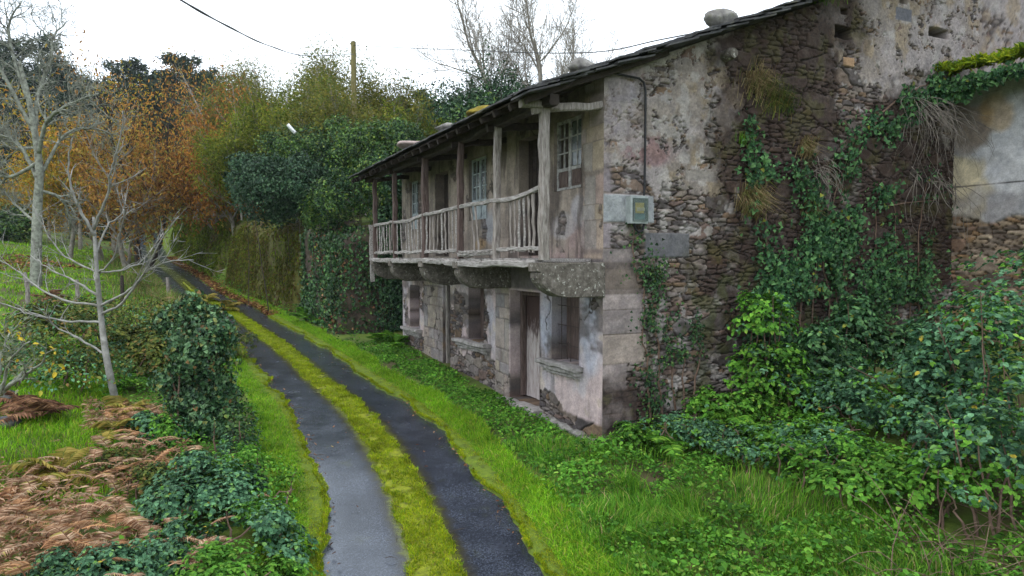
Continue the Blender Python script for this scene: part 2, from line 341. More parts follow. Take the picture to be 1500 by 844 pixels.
# house frame: s along the front away from the camera, p outward from the front, z up
HC = A([1.58, 12.0]); HD = A([-.4216, .9068]); HN = A([-.9068, -.4216])
HROT = math.atan2(HD[1], HD[0])
def hw(s, p, z=0.): return A([HC[0] + s * HD[0] + p * HN[0], HC[1] + s * HD[1] + p * HN[1], z])
def hs(x, y):
    dx = A(x) - HC[0]; dy = A(y) - HC[1]
    return dx * HD[0] + dy * HD[1], dx * HN[0] + dy * HN[1]
WALL_D = 1.1
def G(x, y, sunk=True):
    x = A(x); y = A(y); shp = x.shape
    w, z0, al = near_lane(x, y); x = x.ravel(); y = y.ravel()
    s, p = hs(x, y)
    bump = (fbm(x * .35, y * .35, 3, 1) - .5)
    d = np.maximum(np.abs(w) - HW, 0)
    # left
    far = np.maximum(0, y - 75) * .34 + np.maximum(0, y - 140) * .1
    zl = z0 + .02 + .12 * np.minimum(d, 26) + .05 * np.maximum(0, d - 26) + bump * .5 * sst(d, 1, 5) + far * sst(d, 6, 26)
    # right, by the house and in front of it
    zr1 = z0 + .02 + .065 * np.minimum(d, 2.6) + .17 * np.maximum(0, d - 2.6) + bump * .4 * sst(d, 2, 5)
    zr1 = np.minimum(zr1, 3.0 + .05 * d)
    # right, beyond the house: retaining wall and terraces
    zc = z0 + .02 + .12 * np.minimum(d, WALL_D) + sst(d, WALL_D + .35, WALL_D + 1.2) * 4.05 + .16 * np.clip(d - 2.4, 0, 26) + .04 * np.clip(d - 28, 0, 60) + bump * .8 * sst(d, 3, 8) + far * .30 * sst(d, 6, 26)
    back = .32 * np.maximum(0, -p - 15.5)
    f = sst(s, 15.2, 16.4)
    zr_ = zr1 * (1 - f) + zc * f + back * (1 - f)
    z = np.where(w > 0, zr_, zl)
    if sunk: z = np.where(d < .28, np.minimum(z, z0 - .07), z)
    z = np.clip(z, -5, 70)
    return z.reshape(shp)
def g1(x, y): return float(G(A([x]), A([y]))[0])
def gp(u, Y):                         # ground point under picture column u at depth Y
    X = (u - 750) / F * Y; return A([X, Y, g1(X, Y)])

# ground sheet
def axis(segs):
    out = []
    for a, b, st in segs: out.append(np.arange(a, b, st))
    return np.concatenate(out + [[segs[-1][1]]])
gx_ = axis([(-500, -120, 20), (-120, -60, 2), (-60, -18, .8), (-18, 10, .2), (10, 30, 1), (30, 120, 6), (120, 500, 20)])
gy_ = axis([(-300, -20, 20), (-20, 4, 1), (4, 34, .2), (34, 100, .7), (100, 180, 4), (180, 600, 20)])
GX, GY = np.meshgrid(gx_, gy_, indexing='ij')
GZ = G(GX, GY)
ny = len(gy_); ii = np.arange(len(gx_) - 1)[:, None] * ny + np.arange(ny - 1)[None]
Q = np.stack([ii, ii + ny, ii + ny + 1, ii + 1], -1).reshape(-1, 4)
M['ground'] = surf('meadow_ground', [(.3, (.035, .045, .012)), (.5, (.075, .115, .016)), (.7, (.12, .175, .02))], sc=.9, rough=.95, bump=.6, bsc=12, second=(.5, .5, .62, (.075, .052, .03), .8), bd=.05)
tag(mk('ground', np.stack([GX, GY, GZ], -1).reshape(-1, 3), Q, M['ground'], smooth=True), kind='structure')

# lane surface
al_ = np.arange(a_of_y(-20), a_of_y(92), .25); wl_ = np.linspace(-1.62, 1.62, 27)
AA, WW = np.meshgrid(al_, wl_, indexing='ij')
V = lane(AA.ravel(), WW.ravel(), 0)
V[:, 2] += -.03 * (WW.ravel() / 1.3) ** 2 + (fbm(AA.ravel() * .7, WW.ravel() * .7, 3, 2) - .5) * .03 - .012 * np.exp(-((np.abs(WW.ravel()) - .75) / .3) ** 2)
nw = len(wl_); ii = np.arange(len(al_) - 1)[:, None] * nw + np.arange(nw - 1)[None]
Q = np.stack([ii, ii + 1, ii + nw + 1, ii + nw], -1).reshape(-1, 4)
def asphalt():
    m, nt, out = newmat('wet_asphalt')
    co = coords(nt)
    c = ramp(nt, [(.3, (.016, .019, .027)), (.7, (.044, .050, .068))], noise(nt, co, 90, 6, .75))
    c = mulcol(nt, c, ramp(nt, [(.35, (.65, .65, .68)), (.65, (1.3, 1.3, 1.3))], noise(nt, co, 1.3, 5, .6)))
    c = mulcol(nt, c, ramp(nt, [(.36, (.35, .35, .36)), (.5, (1, 1, 1)), (.66, (2.1, 2.1, 2.05))], noise(nt, co, 38, 3, .8)))
    c = mulcol(nt, c, (.055, .062, .02), ramp(nt, [(.6, (0, 0, 0)), (.74, (.6,) * 3)], noise(nt, co, 2.3, 6, .65)), 'MIX')
    uvn = nt.nodes.new('ShaderNodeUVMap'); sx = nt.nodes.new('ShaderNodeSeparateXYZ'); nt.links.new(uvn.outputs[0], sx.inputs[0])
    ab = nd(nt, 'ShaderNodeMath', operation='ABSOLUTE'); nt.links.new(sx.outputs[0], ab.inputs[0])
    ad = nd(nt, 'ShaderNodeMath', operation='ADD'); nt.links.new(ab.outputs[0], ad.inputs[0])
    sn = nd(nt, 'ShaderNodeMath', operation='MULTIPLY'); nt.links.new(noise(nt, co, 3, 6, .7), sn.inputs[0]); sn.inputs[1].default_value = .5; nt.links.new(sn.outputs[0], ad.inputs[1])
    edge = nd(nt, 'ShaderNodeMath', operation='MULTIPLY_ADD'); nt.links.new(noise(nt, co, 5, 7, .75), edge.inputs[0]); edge.inputs[1].default_value = .42; nt.links.new(ab.outputs[0], edge.inputs[2])
    c = mulcol(nt, c, (.035, .030, .014), ramp(nt, [(.0, (.9,) * 3), (.56, (.9,) * 3), (.70, (0, 0, 0)), (1.0, (0, 0, 0))], edge.outputs[0]), 'MIX')
    c = mulcol(nt, c, (.12, .14, .012), ramp(nt, [(.0, (.9,) * 3), (.47, (.8,) * 3), (.58, (0, 0, 0)), (1.0, (0, 0, 0))], edge.outputs[0]), 'MIX')
    p = nd(nt, 'ShaderNodeBsdfPrincipled'); p.inputs['Specular IOR Level'].default_value = .95; p.inputs['Specular Tint'].default_value = (.80, .90, 1, 1)
    nt.links.new(c, p.inputs['Base Color'])
    nt.links.new(ramp(nt, [(.34, (.15,) * 3), (.70, (.30,) * 3)], noise(nt, co, 2.1, 5, .65)), p.inputs['Roughness'])
    b = nd(nt, 'ShaderNodeBump'); b.inputs['Strength'].default_value = .30; b.inputs['Distance'].default_value = .004
    nt.links.new(noise(nt, co, 120, 4, .8), b.inputs['Height']); nt.links.new(b.outputs[0], p.inputs['Normal'])
    nt.links.new(p.outputs[0], out.inputs[0]); return m
tag(mk('lane', V, Q, asphalt(), smooth=True, uv=np.stack([WW.ravel(), AA.ravel()], -1)), kind='structure')

# moss carpets: the strip down the middle, the two verges
M['moss'] = surf('moss_carpet', [(.32, (.07, .075, .014)), (.48, (.17, .20, .012)), (.70, (.28, .30, .014))], sc=9, det=8, rough=.95, bump=.8, bsc=45, second=(2.2, .62, .74, (.05, .04, .015), .7), bd=.02)
M['verge'] = surf('verge_turf', [(.3, (.05, .065, .012)), (.48, (.10, .15, .014)), (.72, (.16, .22, .016))], sc=7, det=8, rough=.95, bump=.8, bsc=40, second=(1.7, .62, .72, (.06, .045, .02), .6), bd=.02)
def carpet(name, a0, a1, lo, hi, rise, n, mat, st=.12):
    al = np.arange(a0, a1, st); t = np.linspace(0, 1, n)
    L = lo(al); H = hi(al)
    W = L[:, None] + (H - L)[:, None] * t[None]; Aa = np.repeat(al[:, None], n, 1)
    V = lane(Aa.ravel(), W.ravel(), 0)
    V[:, 2] += rise(Aa.ravel(), W.ravel(), np.tile(t, len(al)))
    i = np.arange(len(al) - 1)[:, None] * n + np.arange(n - 1)[None]
    return mk(name, V, np.stack([i, i + 1, i + n + 1, i + n], -1).reshape(-1, 4), mat, smooth=True)
def st_h(a): return .285 + .10 * (fbm(a * .5, a * 0 + 3, 3, 3) - .5) * 2 + .10 * (fbm(a * 3.5, a * 0 + 13, 3, 3) - .5) * 2
def st_c(a): return .08 * (fbm(a * .25, a * 0 + 8, 2, 2) - .5)
def st_l(a): return st_c(a) - st_h(a) - .05 * (vn(a * 4, a * 0, 4) - .3)
def st_r(a): return st_c(a) + st_h(a + 40) + .05 * (vn(a * 4, a * 0 + 50, 4) - .3)
A0, A1 = a_of_y(3), a_of_y(80)
tag(carpet('moss_strip', A0, a_of_y(44), lambda a: st_l(a) * (1 - .8 * sst(a, a_of_y(34), a_of_y(44))), lambda a: st_r(a) * (1 - .8 * sst(a, a_of_y(34), a_of_y(44))), lambda a, w, t: -.025 + .05 * np.sin(np.clip(t, .001, .999) * pi) ** .45 + .03 * (fbm(a * 5, w * 5, 3, 5) - .5), 11, M['moss']), kind='structure')
def vr_in(a): return 1.22 + .22 * (fbm(a * .8, a * 0 + 21, 4, 6) - .5) * 2 + .07 * (fbm(a * 5, a * 0 + 71, 3, 2) - .5) * 2
def vl_in(a): return -1.20 + .22 * (fbm(a * .8, a * 0 + 31, 4, 5) - .5) * 2 + .07 * (fbm(a * 5, a * 0 + 81, 3, 3) - .5) * 2
def vr_rise(a, w, t):
    P = lane(a, w, 0); d = np.abs(w) - HW
    return np.where(t < .01, -.04, np.maximum(.065 * np.maximum(d, 0) + .055 + .03 * (fbm(a * 4, w * 4, 3, 5) - .5), 0))
tag(carpet('right_verge', A0, a_of_y(78), vr_in, lambda a: vr_in(a) * 0 + 1.28 + .55 + .25 * sst(a, a_of_y(24), a_of_y(27)), vr_rise, 9, M['verge']), kind='structure')
tag(carpet('left_verge', A0, a_of_y(48), lambda a: vl_in(a) * 0 - 2.0, vl_in, lambda a, w, t: np.where(t > .99, -.04, .05 + .12 * np.maximum(-w - HW, 0) + .03 * (fbm(a * 4, w * 4, 3, 5) - .5)), 9, M['verge']), kind='structure')

# ------------------------------------------------------------------ the old house
LEN = 12.5; EAVE_Z = 5.72; SLOPE = .39; PE = 1.62
def roof_z(p): return EAVE_Z + SLOPE * (PE - p)
house = empty('stone_house', (HC[0], HC[1], 0), HROT)
tag(house, 'derelict two storey stone house with sagging wooden balcony beside the lane', 'house')

def worley(x, z, cx, cz, k=0, jit=.8):
    qx = x / cx; qz = z / cz
    row = np.floor(qz).astype(int)
    f1 = np.full(x.shape, 9.); f2 = np.full(x.shape, 9.); idv = np.zeros(x.shape)
    for dz in (-1, 0, 1):
        r = row + dz
        off = _T[k][r & 255, (r * 7) & 255]
        xi = np.floor(qx + off).astype(int)
        for dx in (-1, 0, 1):
            c = xi + dx
            jx = _T[k + 1][c & 255, r & 255]; jz = _T[k + 2][c & 255, r & 255]
            px = c - off + .5 + (jx - .5) * jit; pz = r + .5 + (jz - .5) * jit
            d = (np.abs(qx - px) ** 3.2 + np.abs(qz - pz) ** 3.2) ** .3125
            m = d < f1
            f2 = np.where(m, f1, np.minimum(f2, d)); idv = np.where(m, _T[k + 3][c & 255, r & 255], idv); f1 = np.where(m, d, f1)
    return f1, f2 - f1, idv
def lerp(a, b, t): return a + (b - a) * t[..., None]
def pal(idv, cols):
    cols = A(cols); x = idv * (len(cols) - 1e-6); i = x.astype(int); return cols[i]

RUB = [(.155, .135, .118), (.195, .158, .128), (.115, .103, .098), (.225, .195, .165), (.14, .128, .125), (.19, .135, .088), (.26, .235, .21), (.09, .08, .078), (.165, .12, .10), (.20, .178, .165)]
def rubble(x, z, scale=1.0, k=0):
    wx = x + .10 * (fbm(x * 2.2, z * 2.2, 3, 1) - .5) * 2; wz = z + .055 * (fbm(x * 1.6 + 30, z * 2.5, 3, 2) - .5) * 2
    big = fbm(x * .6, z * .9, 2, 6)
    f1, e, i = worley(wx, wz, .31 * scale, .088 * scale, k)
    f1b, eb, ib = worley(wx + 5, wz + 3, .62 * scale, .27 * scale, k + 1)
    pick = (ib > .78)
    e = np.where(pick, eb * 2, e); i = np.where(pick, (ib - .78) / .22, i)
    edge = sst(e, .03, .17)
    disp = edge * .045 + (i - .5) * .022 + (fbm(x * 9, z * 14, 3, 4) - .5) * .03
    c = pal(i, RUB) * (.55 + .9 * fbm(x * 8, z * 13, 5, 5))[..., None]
    shaded_mort = A([.052, .040, .031]) * (.6 + .9 * fbm(x * 6, z * 6, 3, 3))[..., None]  # earth mortar, coloured darker to carry the shade of the joints
    return disp - .03, lerp(shaded_mort, c, edge), edge
def blocks(x, z, w, h, k=0):
    x = x + .02 * (fbm(x * 3, z * 3, 3, k) - .5) * 2; z = z + .02 * (fbm(x * 2.5 + 9, z * 2.5, 3, k + 1) - .5) * 2
    zz = z / h + .35 * np.sin(z / h * 2.1 + k); row = np.floor(zz).astype(int); fz = zz - row
    xx = x / (w * (.75 + .5 * _T[k][row & 255, 7])) + _T[k][row & 255, 3]; c = np.floor(xx).astype(int); fx = xx - c
    e = np.minimum(np.minimum(fx, 1 - fx) * w, np.minimum(fz, 1 - fz) * h * .8)
    return e, _T[(k + 2) % 8][c & 255, row & 255]
def ell(x, z, cx, cz, rx, rz, k=3, n=.5, soft=.35):
    d = np.sqrt(((x - cx) / rx) ** 2 + ((z - cz) / rz) ** 2) + n * (fbm(x * 1.8 + cx, z * 1.8 + cz, 4, k) - .5) * 2
    return 1 - sst(d, 1 - soft, 1 + soft * .4)
def wallgrid(name, x0, x1, z0, z1, res, fn, put, holes=(), top=None, depth=.42, parent=None):
    nx = int(round((x1 - x0) / res)) + 1; nz = int(round((z1 - z0) / res)) + 1
    X, Z = np.meshgrid(np.linspace(x0, x1, nx), np.linspace(z0, z1, nz), indexing='ij')
    if top is not None: Z = np.minimum(Z, top(X))
    disp, col = fn(X, Z)
    i = np.arange(nx - 1)[:, None] * nz + np.arange(nz - 1)[None]
    Q = np.stack([i, i + nz, i + nz + 1, i + 1], -1)
    xc = (X[:-1, :-1] + X[1:, 1:]) / 2; zc = (Z[:-1, :-1] + Z[1:, 1:]) / 2
    keep = (Z[:-1, 1:] - Z[:-1, :-1]) > 1e-5
    V = [put(X.ravel(), disp.ravel(), Z.ravel())]; C = [col.reshape(-1, 3)]; Fs = [None]; n = nx * nz
    for (a, b, c, d) in holes:
        keep &= ~((xc > a) & (xc < b) & (zc > c) & (zc < d))
        m = 14
        for (p0, p1) in (((a, c), (a, d)), ((b, c), (b, d)), ((a, d), (b, d)), ((a, c), (b, c))):
            t = np.linspace(0, 1, m)[:, None]
            L = A(p0) + (A(p1) - A(p0)) * t; dd = np.linspace(.02, -depth, 5)
            xx = np.repeat(L[:, 0], 5); zz = np.repeat(L[:, 1], 5); de = np.tile(dd, m) 
            j = (fbm(xx * 5 + de * 5, zz * 5, 3, 4) - .5) * .03
            V.append(put(xx + j * (de < 0), de, zz + j * (de < 0)))
            _, cc = fn(xx, zz); C.append(cc * .92)
            k = np.arange(m - 1)[:, None] * 5 + np.arange(4)[None] + n
            Fs.append(np.stack([k, k + 1, k + 6, k + 5], -1).reshape(-1, 4)); n += m * 5
    Fs[0] = Q[keep].reshape(-1, 4)
    return mk(name, np.concatenate(V), [np.concatenate(Fs)], M['wall'], parent, smooth=True, col=np.concatenate(C))

# openings in the front: s0, s1, z0, z1
RES = .02
HOL = dict(w1=(.78, 1.83, 1.11, 2.43), d1=(2.37, 3.81, 0.0, 2.40), w2=(5.34, 6.36, 1.02, 2.34), d2=(7.77, 8.34, -.12, 2.34), w3=(10.59, 11.61, .87, 2.22),
           u1=(.72, 1.77, 4.38, 5.73), ud=(2.40, 3.36, 3.15, 5.64), u2=(5.16, 6.33, 4.05, 5.58), ud2=(7.89, 8.91, 3.15, 5.52), u3=(10.65, 11.55, 4.02, 5.55))
HOL = {k: tuple(round((v + .69) / RES) * RES - .69 if i > 1 else round(v / RES) * RES for i, v in enumerate(q)) for k, q in HOL.items()}
def front_fn(s, z):
    n1 = fbm(s * 1.3, z * 1.3, 4, 1); n2 = fbm(s * 3.5, z * 3.5, 4, 2); st = fbm(s * 5, z * .5, 4, 3); n3 = fbm(s * 9, z * 9, 4, 6)
    dr, cr, er = rubble(s, z, .9, 2)
    # lower storey plaster
    pk = A([.58, .485, .465]); lav = A([.545, .51, .52]); cream = A([.56, .49, .395]); blu = A([.44, .50, .60])
    lo = lerp(lav + 0 * cr, pk + 0 * cr, sst(n1, .42, .58)); lo = lerp(lo, cream + 0 * cr, sst(n2, .56, .72) * .7)
    b = np.maximum(ell(s, z, .45, 1.9, .35, .95, 4), ell(s, z, 2.1, 1.9, .3, .7, 5)); b = np.maximum(b, ell(s, z, 4.25, 1.6, .4, .8, 2) * .8); b = np.maximum(b, ell(s, z, 5.0, 1.9, .3, .6, 2) * .7)
    lo = lerp(lo, blu + 0 * cr, np.clip(b * (.2 + 1.2 * n2), 0, 1) * .75)
    lo = lo * (1 - .45 * sst(st, .54, .74) * sst(z, 2.6, 1.2))[..., None]
    lo = lerp(lo, A([.10, .085, .075]) + 0 * cr, sst(fbm(s * 1.1 + 9, z * 2.0, 5, 0), .56, .68) * .75)
    # pillars of dressed stone
    pil = ((s > 3.84) & (s < 4.62)) | ((s > 8.37) & (s < 10.1))
    pe, pi_ = blocks(s, z + 40, .62, .42, 4)
    ash = pal(pi_, [(.34, .31, .26), (.40, .36, .27), (.29, .28, .27), (.42, .36, .30), (.36, .33, .31)]) * (.65 + .7 * n2)[..., None]
    ash = lerp(A([.17, .15, .13]) + 0 * cr, ash, sst(pe, .006, .025))
    lo = lerp(lo, ash, pil * .85)
    # upper storey
    up = lerp(A([.30, .265, .215]) + 0 * cr, A([.43, .375, .305]) + 0 * cr, sst(st, .36, .62))
    up = lerp(up, A([.47, .365, .325]) + 0 * cr, sst(3.9 - z + (n1 - .5) * 2.5, -.2, .6) * sst(s, 4.5, 2.0))
    up = lerp(up, A([.54, .53, .53]) + 0 * cr, np.maximum(ell(s, z, .75, 3.95, .55, .30, 3) * .85, ell(s, z, 1.4, 3.72, .6, .22, 3) * .6))
    up = lerp(up, A([.42, .45, .47]) + 0 * cr, ell(s, z, 5.0, 3.8, .6, .5, 3) * .85)
    up = lerp(up, A([.42, .29, .14]) + 0 * cr, ell(s, z, 5.5, 3.45, .5, .2, 3) * .7)
    up = up * (.78 + .44 * n2)[..., None]
    up = lerp(up, A([.12, .10, .085]) + 0 * cr, sst(fbm(s * 2.6 + 4, z * .45, 5, 7), .57, .70) * .8)
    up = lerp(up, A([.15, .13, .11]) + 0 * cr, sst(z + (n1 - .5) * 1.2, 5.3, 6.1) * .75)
    # dressed corner blocks of the upper storey
    qe, qi = blocks(s, z, .5, .46, 1)
    qu = pal(qi, [(.45, .38, .27), (.46, .355, .30), (.36, .34, .30), (.48, .40, .30), (.42, .36, .33)]) * (.7 + .6 * n2)[..., None]
    qu = lerp(A([.24, .205, .17]) + 0 * cr, qu, sst(qe, .002, .018))
    m = sst(.62 + .2 * (qi - .5) - s + .2 * (n2 - .5), -.03, .03) * sst(z, 3.05, 3.1)
    up = lerp(up, qu, m * .8)
    # band of the balcony joists
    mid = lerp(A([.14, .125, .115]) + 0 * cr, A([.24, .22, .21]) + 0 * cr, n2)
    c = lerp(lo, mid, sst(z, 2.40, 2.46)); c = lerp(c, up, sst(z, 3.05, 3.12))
    # bare rubble where the plaster fell
    fall = sst(fbm(s * .9 + 3, z * 1.1 + 2, 5, 4) + .28 * sst(z, .75, .1) + .10 * sst(s, 4.4, 6.5) * sst(z, 2.4, 1.6) - .10 * (s < 3.8), .60, .63)
    fall = np.maximum(fall, sst(.12 - z + .12 * (n1 - .5), -.05, .02)) * (1 - sst(z, 2.3, 2.5))
    fall = np.maximum(fall, sst(fbm(s * 1.3 + 13, z * 1.3 + 7, 4, 2), .67, .69) * (z > 3.2) * .8)
    fall = fall * (1 - pil * .7)
    c = lerp(c, cr * .95, fall)
    crack = sst(np.abs(fbm(s * .8 + 5, z * .8, 5, 1) - .5), .011, .004) * (fbm(s * .5, z * .5 + 30, 2, 1) > .52)
    c = lerp(c, A([.07, .06, .05]) + 0 * cr, crack * .9)
    n5 = fbm(s * 26, z * 26, 3, 2); fall = sst(fall + .5 * (n3 - .5) + .3 * (n5 - .5), .40, .52) if False else fall
    c = c * (.53 + .34 * n3 + .25 * n5)[..., None] * A([.985, .95, .985])
    d = fall * dr + (1 - fall) * (.006 + .012 * (n1 - .5) + .006 * (n3 - .5)) - pil * (1 - sst(pe, .006, .025)) * .012
    d = d + pil * .03 - crack * .01
    return d * sst(s, 0, .12), c
PUTF = lambda a, d, z: np.stack([a, d, z], -1)
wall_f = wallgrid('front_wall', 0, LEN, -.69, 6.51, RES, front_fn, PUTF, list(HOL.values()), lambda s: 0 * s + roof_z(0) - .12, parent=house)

def gable_fn(t, z):
    n1 = fbm(t * 1.1, z * 1.1, 4, 1); n2 = fbm(t * 3.1, z * 3.1, 4, 2); n3 = fbm(t * 10, z * 10, 4, 6); n4 = fbm(t * .55, z * .55, 3, 3)
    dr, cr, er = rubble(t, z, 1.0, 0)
    drb, crb, erb = rubble(t + 20, z, 1.55, 1)
    o = cr * 0
    # plaster remains
    pl = np.maximum(ell(t, z, .9, 6.1, 2.0, 1.75, 2, .55), ell(t, z, 8.2, 8.2, 3.4, 2.1, 2, .55)); pl = np.maximum(pl, ell(t, z, 11, 9, 3, 2, 2))
    pl = np.maximum(pl, ell(t, z, 1.7, 4.75, 1.1, .45, 4, .7) * .6)
    pc = lerp(o + A([.37, .335, .30]), o + A([.44, .41, .40]), sst(n1, .4, .6))
    pc = lerp(pc, o + A([.40, .325, .21]), sst(fbm(t * 2 + 4, z * 2, 4, 5), .53, .68) * .7)
    pc = pc * .80
    pc = lerp(pc, o + A([.27, .17, .18]), ell(t, z, .85, 5.0, .6, .3, 3) * .75)
    pc = lerp(pc, o + A([.34, .33, .40]), ell(t, z, .25, 5.9, .4, .9, 3) * .5)
    pc = lerp(pc, o + A([.46, .45, .43]), sst(n2 + .3 * (n3 - .5), .62, .70) * .5)
    n5 = fbm(t * 26, z * 26, 3, 2); thru = sst(n2 * .45 + n3 * .35 + n5 * .2, .54, .575)
    pl = pl * (1 - thru * .9); pl = sst(pl + .45 * (n3 - .5) + .25 * (n5 - .5), .30, .40)
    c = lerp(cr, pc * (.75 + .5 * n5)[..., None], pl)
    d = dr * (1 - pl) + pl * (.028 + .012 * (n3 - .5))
    # stones: pale lichen blotches
    c = lerp(c, o + A([.42, .41, .39]), sst(fbm(t * 4.7 + 9, z * 4.7, 5, 0), .60, .64) * .7)
    # dressed corner
    z_ = z + .10 * np.sin(z * 2.3) + .03 * (n2 - .5); w = .50 + .5 * _T[1][np.floor(z_ / .42).astype(int) & 255, 9] + .22 * (n2 - .5)
    _, qe, qi = worley(t + .1, z + .1, 1.1, .42, 3, .12)
    qz = (z_ / .42) % 1; qe = np.minimum(qz, 1 - qz) * .42
    qi = _T[2][np.floor(z_ / .42).astype(int) & 255, 3]
    qc = pal(qi, [(.33, .275, .27), (.36, .32, .31), (.29, .26, .255), (.38, .33, .29), (.31, .28, .30)]) * (.7 + .6 * n2)[..., None]
    qc = qc * (.7 + .6 * fbm(t * 7, z * 7, 5, 2))[..., None]; qc = lerp(o + A([.13, .11, .09]), qc, sst(qe + .012 * (n2 - .5), .001, .012))
    q = sst(w - t, -.015, .015) * (1 - .65 * sst(z, 4.4, 4.9)) * (1 - .8 * (qi > .72) * sst(t, .1, .2))
    c = lerp(c, qc, q * .9); d = d * (1 - q) + q * (.008 * (n2 - .5) - .006 * (1 - sst(qe, .002, .012)))
    # slab behind the meter box, great grey stone, ochre stone
    for (a, b, z0, z1, cc) in ((-.1, 1.06, 3.72, 4.22, (.34, .375, .39)), (.86, 1.86, 3.10, 3.56, (.15, .155, .165)), (2.36, 2.66, 2.96, 3.14, (.40, .29, .11)), (5.75, 6.1, 7.05, 7.25, (.40, .27, .16)), (7.3, 7.85, 8.2, 8.5, (.17, .18, .21)), (1.75, 2.5, 4.5, 4.72, (.34, .32, .29))):
        m = sst(np.minimum(np.minimum(t - a, b - t), np.minimum(z - z0, z1 - z)) + .03 * (n2 - .5), 0, .025)
        c = lerp(c, o + A(cc) * (.7 + .6 * n2)[..., None], m); d = d * (1 - m) + m * .022
    # the band of balcony stone that runs on across the corner
    m = sst(1.0 - t + .8 * (n1 - .5), -.1, .25) * sst(z, 2.44, 2.48) * (1 - sst(z, 3.0, 3.06))
    c = lerp(c, o + A([.13, .108, .092]) * (.7 + .6 * n2)[..., None], m * .75)
    # damp and moss stains, plus the shade of the annex corner painted in
    dark = ell(t, z, 4.15, 5.6, 1.75, 3.6, 5, .5); dark = np.maximum(dark, ell(t, z, 5.3, 8.2, 1.2, 1.2, 5) * .8)
    dark = np.maximum(dark, ell(t, z, 7.8, 4.2, 2.2, 2.8, 5, .6)); dark = np.maximum(dark, ell(t, z, 2.9, 5.6, .9, 1.5, 4, .7) * .75)
    dark = np.maximum(dark, ell(t, z, 4.6, 2.4, 2.6, 2.2, 4, .6) * .9); dark = np.maximum(dark, ell(t, z, .5, .5, .75, .75, 4, .6) * .8)
    dark = np.clip(dark * (.45 + 1.35 * fbm(t * 4, z * 3, 5, 7)), 0, .93)
    dk = lerp(o + A([.034, .022, .017]), o + A([.046, .040, .016]), sst(n2, .55, .70)) * (.5 + .9 * er)[..., None]
    c = lerp(c, dk, dark)
    gr = sst(fbm(t * 2.2 + 50, z * 2.2, 4, 6) + .06 * sst(z, 3, 1), .60, .72) * sst(3.6 - z, 0, 1) * sst(t, .7, 1.2)
    c = lerp(c, o + A([.07, .085, .03]), gr * .6)
    # putlog holes
    for (cx, cz, rx, rz) in ((8.75, 8.12, .34, .10), (5.75, 7.72, .25, .13), (5.75, 8.15, .1, .06), (7.55, 8.7, .12, .12)):
        h = np.maximum(np.abs(t - cx) / rx, np.abs(z - cz) / rz) + .35 * (n2 - .5); h = 1 - sst(h, .8, 1.0)
        d = d - .32 * h; c = lerp(c, o + A([.03, .025, .022]), h * .8)
    c = c * (.52 + .46 * n3 + .26 * n5)[..., None] * A([.97, .92, .92]); d = d + .012 * (n5 - .5)
    return d * sst(t, 0, .10) * 1.0, c
GTOP = lambda t: np.where(t < 11.2, roof_z(-t), roof_z(-11.2) - SLOPE * (t - 11.2)) - .10
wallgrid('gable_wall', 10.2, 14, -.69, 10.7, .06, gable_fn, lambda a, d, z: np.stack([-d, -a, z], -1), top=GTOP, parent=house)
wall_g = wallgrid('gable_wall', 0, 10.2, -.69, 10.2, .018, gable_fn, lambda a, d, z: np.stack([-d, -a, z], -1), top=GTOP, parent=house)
bk = MB(); bk.box((0.02, -14.3, -.7), (LEN, -14.0, 8.8)); bk.box((LEN - .3, -14, -.7), (LEN, -.45, 6.2)); bk.build('rear_walls', M['stone'], house)
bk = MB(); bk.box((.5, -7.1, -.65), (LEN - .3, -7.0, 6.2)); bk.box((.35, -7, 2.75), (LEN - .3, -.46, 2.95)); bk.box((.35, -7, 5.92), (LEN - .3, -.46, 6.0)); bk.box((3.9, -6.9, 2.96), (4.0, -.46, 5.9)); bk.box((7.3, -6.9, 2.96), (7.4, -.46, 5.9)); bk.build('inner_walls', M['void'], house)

# ---- corbels, balcony
balc = MB()
for k, s in enumerate(np.arange(.36, 11.5, .33)):
    for r in range(1):
        j = rng.normal(0, .012, 3); e = rng.uniform(-.10, .05)
        balc.box((s + .006, .02, 3.035 + j[0]), (s + .322, 1.24 + e, 3.085 + j[0]), .006)
bal = balc.build('balcony', M['wood_h'], house)
bal['label'] = 'sagging weathered wooden balcony on stone corbels'
CORB = [-.04, 3.78, 6.3, 9.2, 11.35]
for k, s0 in enumerate(CORB):
    wd = .36 if k == 0 else .30
    prof = [(-.02, 3.02), (1.30, 3.02), (1.30, 2.88), (1.24, 2.86)]
    for a in np.linspace(0, 90, 9): prof.append((.70 + .56 * math.cos(R(a)), 2.84 - .41 * math.sin(R(a))))
    prof += [(-.02, 2.43)]
    prof = A(prof); m = len(prof)
    V = []; xs = [s0, s0 + .025, s0 + wd - .025, s0 + wd]
    for q, x in enumerate(xs):
        pr = prof.copy(); 
        if q in (0, 3): pr = pr + (A([.6, 2.72]) - pr) * .03
        pr = pr + rng.normal(0, .006, pr.shape)
        V += [(x, a, b) for a, b in pr]
    b = MB(); i = np.arange(3)[:, None] * m; j = np.arange(m)[None]; kk = (j + 1) % m
    b.add(V, np.stack([i + j, i + kk, i + m + kk, i + m + j], -1).reshape(-1, 4))
    b.F.append(np.arange(m)[None]); b.F.append(np.arange(m)[None, ::-1] + 3 * m)
    b.build('corbel', M['stone_c'], bal)
beam = MB()
for s0, s1, z0, z1 in ((.33, 3.78, 2.98, 2.95), (4.1, 6.3, 2.98, 3.0), (6.6, 9.2, 3.01, 2.99), (9.5, 11.7, 3.0, 3.02)):
    beam.beam((s0 - .2, 1.2, z0 + .02), (s1 + .2, 1.2, z1 + .02), .17, .12, .014, 9)
beam.build('edge_beam', M['wood_h'], bal)
POST = [.06, 2.02, 4.0, 6.5, 9.3, 11.65]
